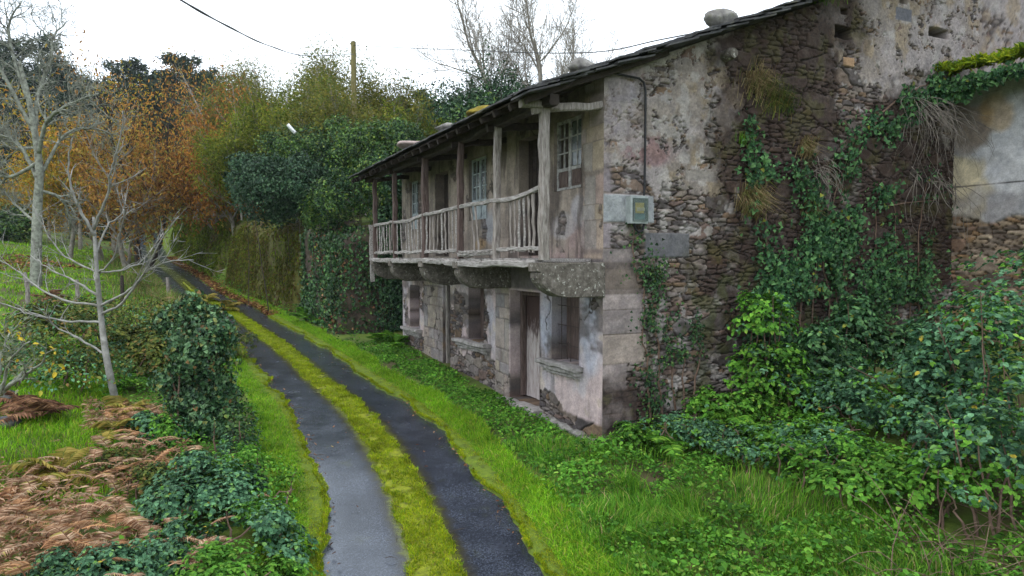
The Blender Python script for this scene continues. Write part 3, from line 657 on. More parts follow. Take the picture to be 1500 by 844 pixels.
for k, s in enumerate(POST):
    b = MB(); l = rng.normal(0, .03); zt = roof_z(1.12) - .32
    b.beam((s, 1.13, 3.06 if k else 3.05), (s + l * (k > 0), 1.13, zt), .16 if k in (0, 3) else .13, .14 if k in (0, 3) else .12, .008, 8)
    if k == 0:
        b.beam((s - .02, .9, zt + .02), (s + .02, 1.55, zt + .03), .17, .13, .008, 4)
    o = b.build('post', M['wood_door'] if k in (2, 3, 4, 5) else M['wood'], bal)
RT_Z = [4.28, 4.20, 4.22, 4.17, 4.14, 4.12]
for k in range(5):
    s0, s1 = POST[k], POST[k + 1]
    b = MB(); b.beam((s0 + .02, 1.16, RT_Z[k]), (s1 + (.06 if k < 4 else .12), 1.16, RT_Z[k + 1]), .075, .078, .010, 8, bow=(-.06, 0, .0, -.06, 0)[k]); b.build('hand_rail', M['wood_h'], bal)
    b = MB(); zb = 3.27 if k != 1 else 3.14
    if k == 1:
        b.beam((s0 + .1, 1.13, 3.21), (s1 - .06, 1.15, 3.15), .10, .085, .012, 8); b.beam((s0 + .4, 1.05, 3.25), (s1 - .2, 1.2, 3.16), .09, .05, .012, 5)
        for q in range(9):
            x = s0 + .2 + q * .18; b.beam((x, 1.02, 3.22 + rng.normal(0, .015)), (x + .12, 1.26, 3.22), .05, .05, .008, 3)
    else: b.beam((s0 + .02, 1.14, zb), (s1 - .02, 1.14, zb - .02), .08, .075, .010, 8)
    b.build('bottom_rail', M['wood_h'], bal)
BAL = {0: [.42, .60, .78, .97, 1.16, 1.34], 1: [3.02, 3.26], 2: [4.18, 4.42, 4.66, 4.92, 5.16, 5.44, 5.78, 6.04, 6.3], 3: [6.75, 7.05, 7.35, 7.62, 7.9, 8.15, 8.62, 9.0], 4: [9.6, 9.85, 10.15, 10.45, 10.72, 11.0, 11.3]}
for k, ss in BAL.items():
    s0, s1 = POST[k], POST[k + 1]
    for s in ss:
        l = (rng.normal(0, .03) if k != 1 else .14) + (rng.choice([-.14, .1]) if k >= 3 and rng.random() < .3 else 0)
        zt = RT_Z[k] + (RT_Z[k + 1] - RT_Z[k]) * (s - s0) / (s1 - s0) - .03
        b = MB(); b.beam((s - l, 1.145, 3.20), (s + l * .3, 1.15, zt), .066 * rng.uniform(.65, 1.25), .024, .006, 6, up=(0, 1, 0)); b.build('baluster', M['wood_h'] if rng.random() < .6 else M['wood'], bal)
# hanging board at the far end
b = MB(); b.beam((11.72, 1.22, 2.35), (11.70, 1.24, 4.15), .05, .14, .008, 6, up=(0, 1, 0)); b.build('hanging_board', M['wood_h'], bal)

# ---- roof
roof = MB()
S0, S1 = -.30, LEN + .35; PR = -11.2
def rz(p, s=0): 
    return (roof_z(p) if p > PR else roof_z(PR) - SLOPE * (PR - p) * 1.0)
def slab(b, p0, p1, th, off):
    V = []
    for s in (S0 + .03, S1):
        for p in (p0, p1):
            z = roof_z(p) if p >= PR else roof_z(PR) - SLOPE * (PR - p)
            V += [(s, p, z + off), (s, p, z + off - th)]
    b.add(V, [[0, 4, 6, 2], [1, 3, 7, 5], [0, 1, 5, 4], [2, 6, 7, 3], [0, 2, 3, 1], [4, 5, 7, 6]])
slab(roof, PE - .05, PR, .035, -.02); slab(roof, PR, -15, .035, -.02)
rf = roof.build('roof', M['wood_dark'], house)
sl = MB(); V = []; Fq = []
def slate(s, p, wd, ln, th, lift, ang=0):
    n = len(V) // 8 * 8
    base = A([[-wd / 2, 0], [wd / 2, 0], [wd / 2, ln], [-wd / 2, ln]]) + rng.normal(0, .018, (4, 2))
    ca, sa = math.cos(ang), math.sin(ang)
    for dz in (0, th):
        for i, (x, y) in enumerate(base):
            X = x * ca - y * sa; Y = x * sa + y * ca
            pp = p - Y
            V.append((s + X, pp, roof_z(pp) + .005 + lift + dz - (.045 if i > 1 else 0)))
    n = len(V) - 8
    Fq.extend([[n, n + 3, n + 2, n + 1], [n + 4, n + 5, n + 6, n + 7], [n, n + 1, n + 5, n + 4], [n + 1, n + 2, n + 6, n + 5], [n + 2, n + 3, n + 7, n + 6], [n + 3, n, n + 4, n + 7]])
row = 0; p = PE + .08
while p > PR - .1:
    s = S0 - rng.uniform(0, .25)
    while s < S1:
        wd = rng.uniform(.24, .5)
        slate(s + wd / 2, p + rng.normal(0, .025), wd * .98, .48, rng.uniform(.02, .035), rng.uniform(.028, .055), rng.normal(0, .03))
        s += wd
    p -= .30 if row else .06
    row += 1
# rough doubled slates along the gable verge
p = PE
while p > PR:
    for q in range(2): slate(S0 + .1 + rng.normal(0, .05), p + .1, rng.uniform(.45, .65), rng.uniform(.4, .6), .03, -.03 + q * .075 + rng.normal(0, .012), rng.normal(0, .1))
    p -= .33
sl.add(V, np.array(Fq)); sl.build('slate_covering', M['slate'], rf)
tb = MB()
for s in np.arange(S0 + .12, S1, .62):
    tb.beam((s, PE - .02, roof_z(PE) - .10), (s, -1.2, roof_z(-1.2) - .10), .085, .11, .008, 6)
tb.build('rafters', M['wood_dark'], rf)
tb = MB(); tb.beam((-.28, 1.12, roof_z(1.12) - .24), (6.2, 1.12, roof_z(1.12) - .26), .17, .19, .014, 9); tb.beam((6.2, 1.12, roof_z(1.12) - .26), (LEN + .2, 1.12, roof_z(1.12) - .22), .16, .18, .014, 9)
tb.build('eave_beam', M['wood_dark'], rf)
for s in POST: 
    tb = MB(); tb.beam((s + .02, 1.32, roof_z(1.12) - .36), (s + .02, 0, roof_z(.9) - .28), .12, .13, .01, 5); tb.build('tie_beam', M['wood_dark'] if s > 1 else M['wood'], rf)
tb = MB()
for s, p in ((S0 - .05, -2.62),):
    tb.tube([(S0 + .45, p, 6.86), (S0 + .10, p, 6.86), (S0 + .02, p, 6.86)], [.11, .115, .09], 14)
tb.build('beam_end', M['stone_c'], house)

# ---- windows and doors
def window(name, hole, rec, mat, rows, panes_missing, panel=.0, cols=2, bars=None):
    s0, s1, z0, z1 = hole; p = -rec
    f = MB(); t = .055
    f.box((s0 + .01, p - .06, z0 + .005), (s0 + .01 + t, p, z1 - .005)); f.box((s1 - .01 - t, p - .06, z0 + .005), (s1 - .01, p, z1 - .005))
    f.box((s0 + .067, p - .058, z1 - .06), (s1 - .067, p - .002, z1 - .007)); f.box((s0 + .067, p - .058, z0 + .007), (s1 - .067, p - .002, z0 + .06))
    sm = (s0 + s1) / 2
    f.box((sm - .04, p - .05, z0 + .062), (sm + .04, p + .008, z1 - .062))
    zp = z0 + .06 + panel
    if panel: f.box((s0 + .067, p - .055, zp - .03), (sm - .042, p - .004, zp + .03)); f.box((sm + .042, p - .055, zp - .03), (s1 - .067, p - .004, zp + .03))
    o = f.build(name, mat, house)
    gz0 = zp + (.03 if panel else 0); gz1 = z1 - .062
    gb = MB(); k = 0; pl = []
    for (a, b) in ((s0 + .067, sm - .042), (sm + .042, s1 - .067)):
        am = (a + b) / 2
        gb.box((am - .014, p - .04, gz0), (am + .014, p - .01, gz1))
        for r in range(1, rows): 
            z = gz0 + (gz1 - gz0) * r / rows
            gb.box((a, p - .038, z - .014), (am - .016, p - .012, z + .014)); gb.box((am + .016, p - .038, z - .014), (b, p - .012, z + .014))
        for c, (x0, x1) in enumerate(((a, am - .016), (am + .016, b))):
            for r in range(rows):
                if k not in panes_missing:
                    y0 = gz0 + (gz1 - gz0) * r / rows + .014; y1 = gz0 + (gz1 - gz0) * (r + 1) / rows - .014
                    pl.append((x0, x1, y0, y1))
                k += 1
    gb.build('glazing_bars', mat, o)
    for x0, x1, y0, y1 in pl:
        pb = MB(); pb.box((x0 + .002, p - .028, y0), (x1 - .002, p - .022, y1)); pb.build('pane', M['glass'], o)
    if panel:
        pp = MB()
        for (a, b) in ((s0 + .067, sm - .042), (sm + .042, s1 - .067)):
            pp.box((a, p - .045, z0 + .06), (b, p - .02, zp - .03)); pp.box((a + .07, p - .0195, z0 + .11), (b - .07, p - .008, zp - .08))
        pp.build('lower_panel', mat if mat is not M['paint_white'] else M['wood_door'], o)
    return o
window('upper_window', HOL['u1'], .04, M['paint_white'], 3, {6, 7, 8, 9, 10, 11}, .34)
window('upper_window', HOL['u2'], .06, M['paint_blue'], 3, {8}, .42)
window('upper_window', HOL['u3'], .06, M['paint_blue'], 3, {3, 7}, .42)
def door(name, hole, rec, mat, n, ajar=0, leaf=None):
    s0, s1, z0, z1 = hole; p = -rec
    if leaf: s0, s1 = leaf
    b = MB(); w = (s1 - s0 - .02) / n
    for k in range(n):
        a = s0 + .01 + k * w; j = rng.normal(0, .006)
        b.box((a + .004, p - .05 + j, z0 + .015 + abs(rng.normal(0, .01))), (a + w - .004, p + j, z1 - .012), .003)
    o = b.build(name, mat, house)
    for z in (z0 + .35, z1 - .4):
        r = MB(); r.box((s0 + .02, p - .095, z), (s1 - .02, p - .06, z + .12)); r.build('ledge_board', mat, o)
    return o
door('balcony_door', HOL['ud'], .22, M['wood_dark'], 5); door('balcony_door', HOL['ud2'], .22, M['wood_dark'], 5, leaf=(HOL['ud2'][0] + .28, HOL['ud2'][1]))
def doorpaint():
    m, nt, out = newmat('two_tone_door_paint'); co = coords(nt)
    pale = ramp(nt, [(.3, (.22, .17, .16)), (.5, (.40, .345, .335)), (.75, (.54, .49, .48))], noise(nt, coords(nt, (7, 7, 1)), 4, 6, .65))
    sx = nt.nodes.new('ShaderNodeSeparateXYZ'); nt.links.new(co, sx.inputs[0])
    a = nd(nt, 'ShaderNodeMath', operation='MULTIPLY_ADD'); nt.links.new(noise(nt, coords(nt, (6, 6, 1.5)), 2.5, 5, .6), a.inputs[0]); a.inputs[1].default_value = 1.6; nt.links.new(sx.outputs[2], a.inputs[2])
    f = ramp(nt, [(.0, (0, 0, 0)), (.5, (0, 0, 0)), (.58, (1, 1, 1))], a.outputs[0]); f.node.inputs[0]
    d = nd(nt, 'ShaderNodeMath', operation='MULTIPLY'); nt.links.new(a.outputs[0], d.inputs[0]); d.inputs[1].default_value = .24
    nt.links.new(d.outputs[0], f.node.inputs[0])
    c = mulcol(nt, pale, (.055, .03, .026), f, 'MIX')
    p = nd(nt, 'ShaderNodeBsdfPrincipled'); p.inputs['Roughness'].default_value = .85; nt.links.new(c, p.inputs['Base Color']); nt.links.new(p.outputs[0], out.inputs[0]); return m
d1 = door('front_door', HOL['d1'], .34, doorpaint(), 7)
fr = MB(); s0, s1, z0, z1 = HOL['d1']
fr.beam((s1 - .08, -.27, 0.02), (s1 - .08, -.27, z1 - .05), .12, .10, .004, 6); fr.beam((s0 + .05, -.26, z1 - .06), (s1 - .1, -.26, z1 - .06), .10, .1, .004, 5); fr.build('door_frame', M['wood_door'], d1)
d2 = MB(); s0, s1, z0, z1 = HOL['d2']; d2.beam((s1 - .06, -.10, -.1), (s1 - .06, -.10, z1 - .02), .10, .10, .004, 6); d2.build('door_post', M['wood'], house)
# shuttered lower windows
for key, mat in (('w1', M['wood_door']), ('w2', M['wood_door']), ('w3', M['wood_door'])):
    s0, s1, z0, z1 = HOL[key]
    b = MB(); n = 4; w = (s1 - s0 - .03) / n
    for k in range(n):
        a = s0 + .015 + k * w; b.box((a + .005, -.34 + rng.normal(0, .004), z0 + .01), (a + w - .005, -.31 + rng.normal(0, .004), z1 - .01), .003)
    o = b.build('shutter', mat, house)
    if key == 'w1':
        ib = MB()
        for k in range(3): ib.tube([(s0 + .15 + k * .36, -.10, z0), (s0 + .15 + k * .36, -.10, z1)], .009, 6)
        for k in range(3): ib.tube([(s0, -.12, z0 + .3 + k * .38), (s1, -.12, z0 + .3 + k * .38)], .008, 6)
        ib.tube([(s0 + .62, -.09, z0 + .03), (s0 + .62, -.09, z0 + .33), (s0 + .57, -.08, z0 + .37), (s0 + .52, -.08, z0 + .33), (s0 + .52, -.08, z0 + .26)], .010, 6)
        ib.build('window_bars', M['iron'], o)
for key, e0, e1, dr in (('w1', .13, .36, .02), ('w2', .45, .75, .05), ('w3', .3, .5, .03)):
    s0, s1, z0, z1 = HOL[key]
    b = MB(); b.beam((s0 - e0, .10, z0 - .045), (s1 + e1, .10, z0 - .045 - dr), .24, .09, .008, 8); b.beam((s0 - e0 + .05, .06, z0 - .14), (s1 + e1 - .05, .06, z0 - .14 - dr), .16, .085, .008, 8)
    b.beam((s0 - e0 + .1, .045, z0 - .215), (s1 + e1 - .1, .045, z0 - .215 - dr), .10, .06, .006, 8)
    b.build('window_sill', M['sill'], house)
b = MB(); b.beam((2.2, .10, -.06), (4.0, .10, -.10), .34, .14, .012, 8); b.build('door_step', M['sill'], house)
b = MB(); b.beam((7.5, .08, -.18), (8.6, .08, -.18), .30, .12, .012, 5); b.build('door_step', M['sill'], house)
# footing stones along the front
b = MB()
s = 0.02
while s < LEN:
    w = rng.uniform(.25, .6); b.beam((s, .03, -.22 + rng.normal(0, .03)), (s + w - .02, .03, -.22 + rng.normal(0, .03)), .20 + rng.uniform(0, .08), .26, .015, 3); s += w
b.build('footing', M['stone'], house)
# roof stones, moss and grass on the roof
def rock(name, c, r, mat, label, cat, parent=None, k=0, group=None, rot=0):
    n, m = 30, 20
    th = np.linspace(0, 2 * pi, n, endpoint=False); ph = np.linspace(.02, pi - .02, m)
    TH, PH = np.meshgrid(th, ph, indexing='ij')
    x = np.cos(TH) * np.sin(PH); y = np.sin(TH) * np.sin(PH); z = np.cos(PH)
    r2 = np.random.default_rng(100 + k); pn = unit(r2.normal(size=(14, 3))); pd = r2.uniform(.78, 1.05, 14); dirs = np.stack([x, y, z], -1)
    rr = np.min(pd / np.maximum(dirs @ pn.T, .12), axis=-1); rr = np.minimum(rr, 1.15) * (1 + .16 * (fbm(x * 4 + k, y * 4 + z * 3, 4, k % 8) - .5))
    ca, sa = math.cos(rot), math.sin(rot)
    X = x * rr * r[0]; Y = y * rr * r[1]
    V = np.stack([X * ca - Y * sa, X * sa + Y * ca, z * rr * r[2]], -1).reshape(-1, 3)
    i = np.arange(n)[:, None] * m; i2 = ((np.arange(n) + 1) % n)[:, None] * m; j = np.arange(m - 1)[None]
    o = mk(name, V + A(c), np.stack([i + j, i + j + 1, i2 + j + 1, i2 + j], -1).reshape(-1, 4), mat, parent, True, base=c)
    if label: tag(o, label, cat, group)
    return o
def rp(s, p, dz): q = hw(s, p); return A([q[0], q[1], roof_z(p) + dz])
rock('roof_stone', rp(-.15, -2.45, .17), (.2, .36, .17), M['stone'], 'pale boulder sitting on the slate verge of the gable above the round beam end', 'stone', k=1, rot=HROT)
rock('roof_stone', rp(.25, .30, .15), (.22, .28, .14), M['stone'], 'grey boulder on the roof corner in front of the bare trees', 'stone', k=2, rot=HROT)
rock('roof_stone', rp(7.4, 1.2, .16), (.30, .34, .13), plain('pinkish_stone', (.33, .26, .24), .9), 'pinkish flat stone on the eave edge, farthest along the roof', 'stone', k=3, rot=HROT)
rock('roof_stone', rp(4.9, 1.1, .14), (.30, .25, .10), M['stone'], 'flat grey stone on the eave edge between the pinkish stone and the moss', 'stone', k=4, rot=HROT)
rock('moss_cushion', rp(2.9, 1.0, .10), (.40, .34, .11), surf('ochre_moss', [(.3, (.10, .075, .012)), (.7, (.27, .21, .025))], sc=12, rough=.95, bump=.8, bsc=40), 'ochre moss cushion growing on the roof slates', 'moss', k=5, rot=HROT)

# ---- electricity meter box, cable conduit
mb = empty('meter_box', hw(-.0, -.62, 3.94), HROT)
tag(mb, 'grey plastic electricity meter box on the house corner', 'meter box')
b = MB(); b.beam((-.10, 0, -.24), (-.10, 0, .24), .36, .18, .001, 2, ch=.06, up=(1, 0, 0)); b.build('housing', M['plastic'], mb)
b = MB(); b.beam((-.205, -.01, -.20), (-.205, -.01, .20), .31, .03, .0005, 2, ch=.1, up=(1, 0, 0)); b.build('lid', M['glass_lid'], mb)
b = MB(); b.box((-.196, -.09, -.06), (-.1905, .09, .12)); b.build('yellow_label', plain('yellow_card', (.62, .5, .12), .7), mb)
b = MB(); b.box((-.1985, -.10, -.02), (-.1965, .06, .035), .004); b.build('paper_strip', plain('pale_card', (.6, .55, .35), .7), mb)
b = MB(); b.box((-.196, -.11, -.17), (-.1905, .10, -.07)); b.build('meter', plain('teal_meter', (.14, .27, .28), .5), mb)
cp = MB()
pts = [(.1, .30, 6.27), (-.07, .02, 6.27), (-.08, -.30, 6.25), (-.08, -.66, 6.23), (-.085, -.76, 6.17), (-.085, -.80, 6.02), (-.08, -.805, 5.2), (-.08, -.80, 4.5), (-.08, -.79, 4.2)]
cp.tube(pts, .021, 8)
cp2 = [(-.1, -.58, 3.71), (-.1, -.59, 3.62), (-.1, -.66, 3.55), (-.1, -.75, 3.58), (-.1, -.78, 3.70)]
cp.tube(cp2, .022, 8)
cab = cp.build('conduit', M['black']); cab.location = (HC[0], HC[1], 0); cab.rotation_euler = (0, 0, HROT)
tag(cab, 'black cable conduit running down the gable to the meter box', 'conduit')

# ------------------------------------------------------------------ lean-to annex against the gable
ann = empty('lean_to_annex', (HC[0], HC[1], 0), HROT)
tag(ann, 'low plastered annex with a mossy overhanging roof against the gable', 'annex')
TA = 9.45
def annex_fn(x, z):     # x runs from the gable towards the camera
    n1 = fbm(x * 1.5, z * 1.5, 4, 1); n2 = fbm(x * 4, z * 4, 4, 2); n3 = fbm(x * 11, z * 11, 4, 5)
    dr, cr, er = rubble(x + 3, z, 1.0, 2); o = cr * 0
    c = lerp(o + A([.52, .52, .54]), o + A([.55, .48, .34]), sst(fbm(x * .9 + 2, z * .8, 4, 3), .48, .6))
    c = lerp(c, o + A([.20, .14, .09]), ell(x, z, .2, 6.1, .7, .7, 3) * .8)
    c = lerp(c, o + A([.46, .30, .12]), ell(x, z, .9, 6.3, .35, .45, 3) * .6)
    low = sst(4.72 - z + .5 * (n1 - .5), 0, .25); c = lerp(c, lerp(o + A([.16, .145, .145]), o + A([.32, .31, .33]), sst(n1, .42, .62)), low * (.25 + .6 * n2))
    bare = sst(4.02 - z + .5 * (n1 - .5), -.05, .1)
    c = lerp(c, cr * A([1.25, 1.1, .9]), bare)
    c = lerp(c, o + A([.05, .045, .04]), np.exp(-((z - 4.72 - .02 * (n2 - .5)) / .012) ** 2))
    d = (1 - bare) * (.03 + .02 * (n1 - .5)) + bare * dr
    return d, c * (.72 + .56 * n3)[..., None] * (.8 + .4 * n2)[..., None]
wallgrid('annex_wall', 0, 4.2, -.3, 7.0, .03, annex_fn, lambda a, d, z: np.stack([-a, -TA + d, z], -1), parent=ann)
b = MB(); b.box((-4.2, -15, -.3), (-4.0, -TA - .02, 6.9)); b.build('end_wall', M['stone'], ann)
b = MB(); V = [(-4.5, -8.75, 6.99), (-.02, -8.75, 6.92), (-4.5, -15, 8.6), (-.02, -15, 8.55)]
V = V + [(x, y, z - .16) for x, y, z in V]
b.add(V, [[0, 1, 3, 2], [4, 6, 7, 5], [0, 4, 5, 1], [1, 5, 7, 3], [3, 7, 6, 2], [2, 6, 4, 0]]); ar = b.build('roof', M['slate'], ann)
b = MB()
for x in np.arange(-4.2, 0, .5): b.beam((x, -8.8, 6.80), (x, -9.6, 7.05), .09, .11, .008, 4)
b.build('rafters', M['wood_dark'], ar)

# ------------------------------------------------------------------ plants
def cloud(name, P, D, N, L, W, mat, parent, base, kind='oval', fold=.12):
    V, Q = leaves(P, D, N, L, W, fold, kind)
    return mk(name, V, [Q], mat, parent, base=base)
def lobe_pts(c, r, n, lump=.3, inner=.3, k=0, flat=False):
    d = unit(rng.normal(size=(n, 3)))
    if flat: d[:, 2] = np.abs(d[:, 2]) * 1.0 - .12
    rr = 1 + lump * (fbm(d[:, 0] * 2.1 + k * 3.7 + d[:, 2] * 1.3, d[:, 1] * 2.1 + d[:, 2] * 1.7 + k, 3, k % 8) - .5) * 2 \
        + lump * .5 * (fbm(d[:, 0] * 6 + k + d[:, 2] * 4, d[:, 1] * 6 - d[:, 2] * 4, 2, (k + 3) % 8) - .5) * 2
    dep = np.where(rng.random(n) < inner, rng.uniform(.45, .9, n), rng.uniform(.88, 1.06, n))
    P = A(c) + d * A(r) * (rr * dep)[:, None]
    N = unit(d / A(r) + rng.normal(0, .35, (n, 3)))
    return P, N
def bush(name, lobes, n, L, mat, label, cat, group=None, W=.7, lump=.3, kind='oval', stems=8, droop=.35, flat=True, stem_mat=None, upbias=.5, inner=.3, tri=False, knob=5):
    if knob:
        ex = []
        for c, r in lobes:
            for q in range(knob):
                d = unit(rng.normal(size=3)); d[2] = abs(d[2]) if flat else d[2] * .9
                ex.append((A(c) + d * A(r) * rng.uniform(.62, .92), tuple(A(r) * rng.uniform(.26, .5))))
        lobes = list(lobes) + ex
    vol = A([(r[0] * r[1] + r[1] * r[2] + r[0] * r[2]) for c, r in lobes]); vol = vol / vol.sum()
    base = A(lobes[0][0]).copy(); base[2] = g1(base[0], base[1]) - .05
    root = empty(name, base); tag(root, label, cat, group)
    Ps, Ns = [], []
    for k, (c, r) in enumerate(lobes):
        P, N = lobe_pts(c, r, int(n * 1.25 * vol[k]), lump, inner, k + int(abs(c[0] * 7)) % 50, flat)
        Ps.append(P); Ns.append(N)
    P = np.concatenate(Ps); N = np.concatenate(Ns)
    ok = P[:, 2] > G(P[:, 0], P[:, 1]) - .02; P = P[ok]; N = N[ok]
    N = unit(N + A([0, 0, upbias])); D = leaf_dirs(N, droop)
    if tri:        # leaflets in threes
        S = np.cross(N, D); P = np.concatenate([P, P + D * .01, P + D * .01]); D = np.concatenate([D, unit(D * .3 + S), unit(D * .3 - S)]); N = np.concatenate([N] * 3)
    Lr = L * rng.uniform(.65, 1.3, len(P))
    mixm = {'bramble_leaf': M['l_nettle'], 'nettle_leaf': M['l_bramble'], 'laurel_leaf': M['l_dark'], 'olive_scrub_leaf': M['l_bramble']}.get(mat.name)
    if mixm is not None:
        fm = fbm(P[:, 0] * 1.7 + P[:, 2] * 1.3, P[:, 1] * 1.7 - P[:, 2], 3, 5) + .22 * (rng.random(len(P)) - .5); hole = fbm(P[:, 0] * 2.3 + P[:, 2] * 1.9 + 7, P[:, 1] * 2.3 - P[:, 2] * 1.7, 3, 6); ok = hole > .385; P, D, N, Lr, fm = P[ok], D[ok], N[ok], Lr[ok], fm[ok]; sel = fm > .60
        cloud('foliage', P[sel], D[sel], N[sel], Lr[sel] * .85, W * .9, mixm, root, base, kind); P, D, N, Lr = P[~sel], D[~sel], N[~sel], Lr[~sel]
    cloud('foliage', P, D, N, Lr, W, mat, root, base, kind)
    sb = MB()
    for q in range(stems):
        c, r = lobes[q % len(lobes)]
        a = rng.uniform(0, 2 * pi); t = A(c) + A([math.cos(a) * r[0] * .8, math.sin(a) * r[1] * .8, r[2] * rng.uniform(.2, .8)])
        b0 = A([c[0] + rng.normal(0, r[0] * .3), c[1] + rng.normal(0, r[1] * .3), 0]); b0[2] = g1(b0[0], b0[1]) - .05
        m = (b0 + t) / 2 + A([0, 0, r[2] * .4])
        tt = np.linspace(0, 1, 7)[:, None]
        sb.tube(b0 * (1 - tt) ** 2 + 2 * m * tt * (1 - tt) + t * tt ** 2 + rng.normal(0, .02, (7, 3)), np.linspace(.02, .006, 7) * max(1, r[2]), 5)
    if stems: sb.build('stems', stem_mat or M['cane'], root, base=base)
    return root

# branches
def grow(p, d, L, r, lev, maxlev, prm, tubes, tips, depth=0):
    n = max(4, int(L / prm.get('step', .35))); n = min(n, 14)
    pts = [A(p)]; d = unit(d); wig = prm.get('wig', .15)
    for i in range(n):
        d = unit(d + rng.normal(0, wig, 3) + A([0, 0, prm.get('up', .03) if lev else .02]))
        pts.append(pts[-1] + d * L / n)
    pts = A(pts); rad = r * (1 - (1 - prm.get('taper', .45)) * np.linspace(0, 1, n + 1))
    tubes.append((pts, rad, lev))
    if lev >= maxlev:
        for i in range(max(1, n // 2), n + 1): tips.append((pts[i], d))
        return
    nc = prm['n'][min(lev, len(prm['n']) - 1)]
    s0 = prm.get('start', .35) if lev == 0 else .25
    for k in range(nc):
        f = s0 + (1 - s0) * (k + rng.random() * .8) / nc; f = min(f, .99)
        i = min(int(f * n), n - 1); q = pts[i] + (pts[i + 1] - pts[i]) * (f * n - i)
        dd = unit(pts[i + 1] - pts[i]); ang = R(prm['ang'][min(lev, len(prm['ang']) - 1)] + rng.normal(0, 9))
        az = k * 2.4 + rng.uniform(-.5, .5) + depth
        u = unit(np.cross(dd, A([.31, .2, 1]) if abs(dd[2]) < .9 else A([1, .1, 0]))); v = np.cross(dd, u)
        nd_ = dd * math.cos(ang) + (u * math.cos(az) + v * math.sin(az)) * math.sin(ang)
        sh = 1 - prm.get('shrink', .45) * (f if lev == 0 else f * .6)
        grow(q, nd_, L * prm['ratio'][min(lev, len(prm['ratio']) - 1)] * sh * rng.uniform(.75, 1.2), max(rad[i] * prm.get('rr', .5), prm.get('rmin', .006)), lev + 1, maxlev, prm, tubes, tips, depth + k)
    if prm.get('lead', True): grow(pts[-1], d, L * prm.get('leadr', .5), rad[-1] * .9, lev + 1, maxlev, prm, tubes, tips, depth + 7)
def tree(name, base, h, r, prm, maxlev, bark, label, cat='tree', group=None, leaf=None, nleaf=0, L=.15, W=.6, spread=.5, kind='oval', lean=(0, 0, 1), leafdroop=.5, stems=1, crown_name='crown'):
    base = A(base) - A([0, 0, .12]); root = empty(name, base); tag(root, label, cat, group)
    tubes, tips = [], []
    for q in range(stems):
        l = unit(A(lean) + (rng.normal(0, .16, 3) * A([1, 1, 0]) if stems > 1 else 0))
        grow(base + (rng.normal(0, .18, 3) * A([1, 1, 0]) if stems > 1 else 0), l, h * prm.get('trunk', .55) * (1 if q == 0 else rng.uniform(.7, 1)), r * (1 if q == 0 else .75), 0, maxlev, prm, tubes, tips, q)
    tr = MB(); br = MB()
    for pts, rad, lev in tubes:
        (tr if lev == 0 else br).tube(pts, np.maximum(rad, prm.get('rmin', .006)), 8 if lev == 0 else (5 if lev < 3 else 4), cap=False)
    tr.build('trunk', bark, root, True, base=base)
    if br.n: br.build('branches', bark, root, True, base=base)
    if leaf is not None and nleaf:
        tp = A([t[0] for t in tips]); td = A([t[1] for t in tips])
        i = rng.integers(0, len(tp), nleaf)
        P = tp[i] + np.clip(rng.normal(0, 1, (nleaf, 3)), -1.5, 1.5) * spread * A([1, 1, .8]) + td[i] * rng.uniform(-.2, .5, (nleaf, 1)) * spread
        N = unit(rng.normal(size=(nleaf, 3)) + A([0, 0, .8])); D = leaf_dirs(N, leafdroop)
        cloud(crown_name, P, D, N, L * rng.uniform(.6, 1.3, nleaf), W, leaf, root, base, kind)
    return root

# ferns: fronds with rows of pinnae
def frond(p, d, L, arch, n=20, droop=0, wid=.32):
    t = np.linspace(0, 1, n); d = unit(d); h = unit(A([d[0], d[1], 0]) + 1e-6)
    P = A(p) + (d[None] * t[:, None] + A([0, 0, -1])[None] * (arch * t ** 2)[:, None]) * L
    T = unit(np.gradient(P, axis=0)); S = unit(np.cross(T, A([0, 0, 1]))); Np = np.cross(S, T)
    prof = wid * L * np.sin(np.clip(t * .94 + .06, 0, 1) ** .75 * pi) ** .8 * (t > .12) + .015 * L
    out = []
    for sg in (-1, 1):
        out.append((P, unit(S * sg + T * .3 - Np * droop + rng.normal(0, .07, (n, 3))), Np, prof * rng.uniform(.85, 1.1, n)))
    return P, [np.concatenate([o[k] for o in out]) for k in range(4)]
def fern(name, c, nf, L, mat, label, cat='fern', group=None, elev=(25, 65), arch=.5, n=20, wid=.3, stem=None, az=(0, 2 * pi), droop=.1, pinw=.28, spread=0):
    c = A(c); root = empty(name, c); tag(root, label, cat, group)
    b = MB(); acc = [[], [], [], []]
    for k in range(nf):
        a = az[0] + (az[1] - az[0]) * (k + rng.random() * .7) / nf; e = R(rng.uniform(*elev)); l = L * rng.uniform(.7, 1.15)
        P, f = frond(c + rng.normal(0, 1, 3) * A([spread, spread, spread * .25]), (math.cos(a) * math.cos(e), math.sin(a) * math.cos(e), math.sin(e)), l, arch * rng.uniform(.7, 1.3), n, droop, wid)
        b.tube(P, np.linspace(.008, .003, len(P)), 4, False)
        for q in range(4): acc[q].append(f[q])
    acc = [np.concatenate(x) for x in acc]
    cloud('fronds', acc[0], acc[1], acc[2], acc[3], pinw, mat, root, c, 'frond', .05)
    b.build('stalks', stem or mat, root, base=c)
    return root

rng = np.random.default_rng(21)
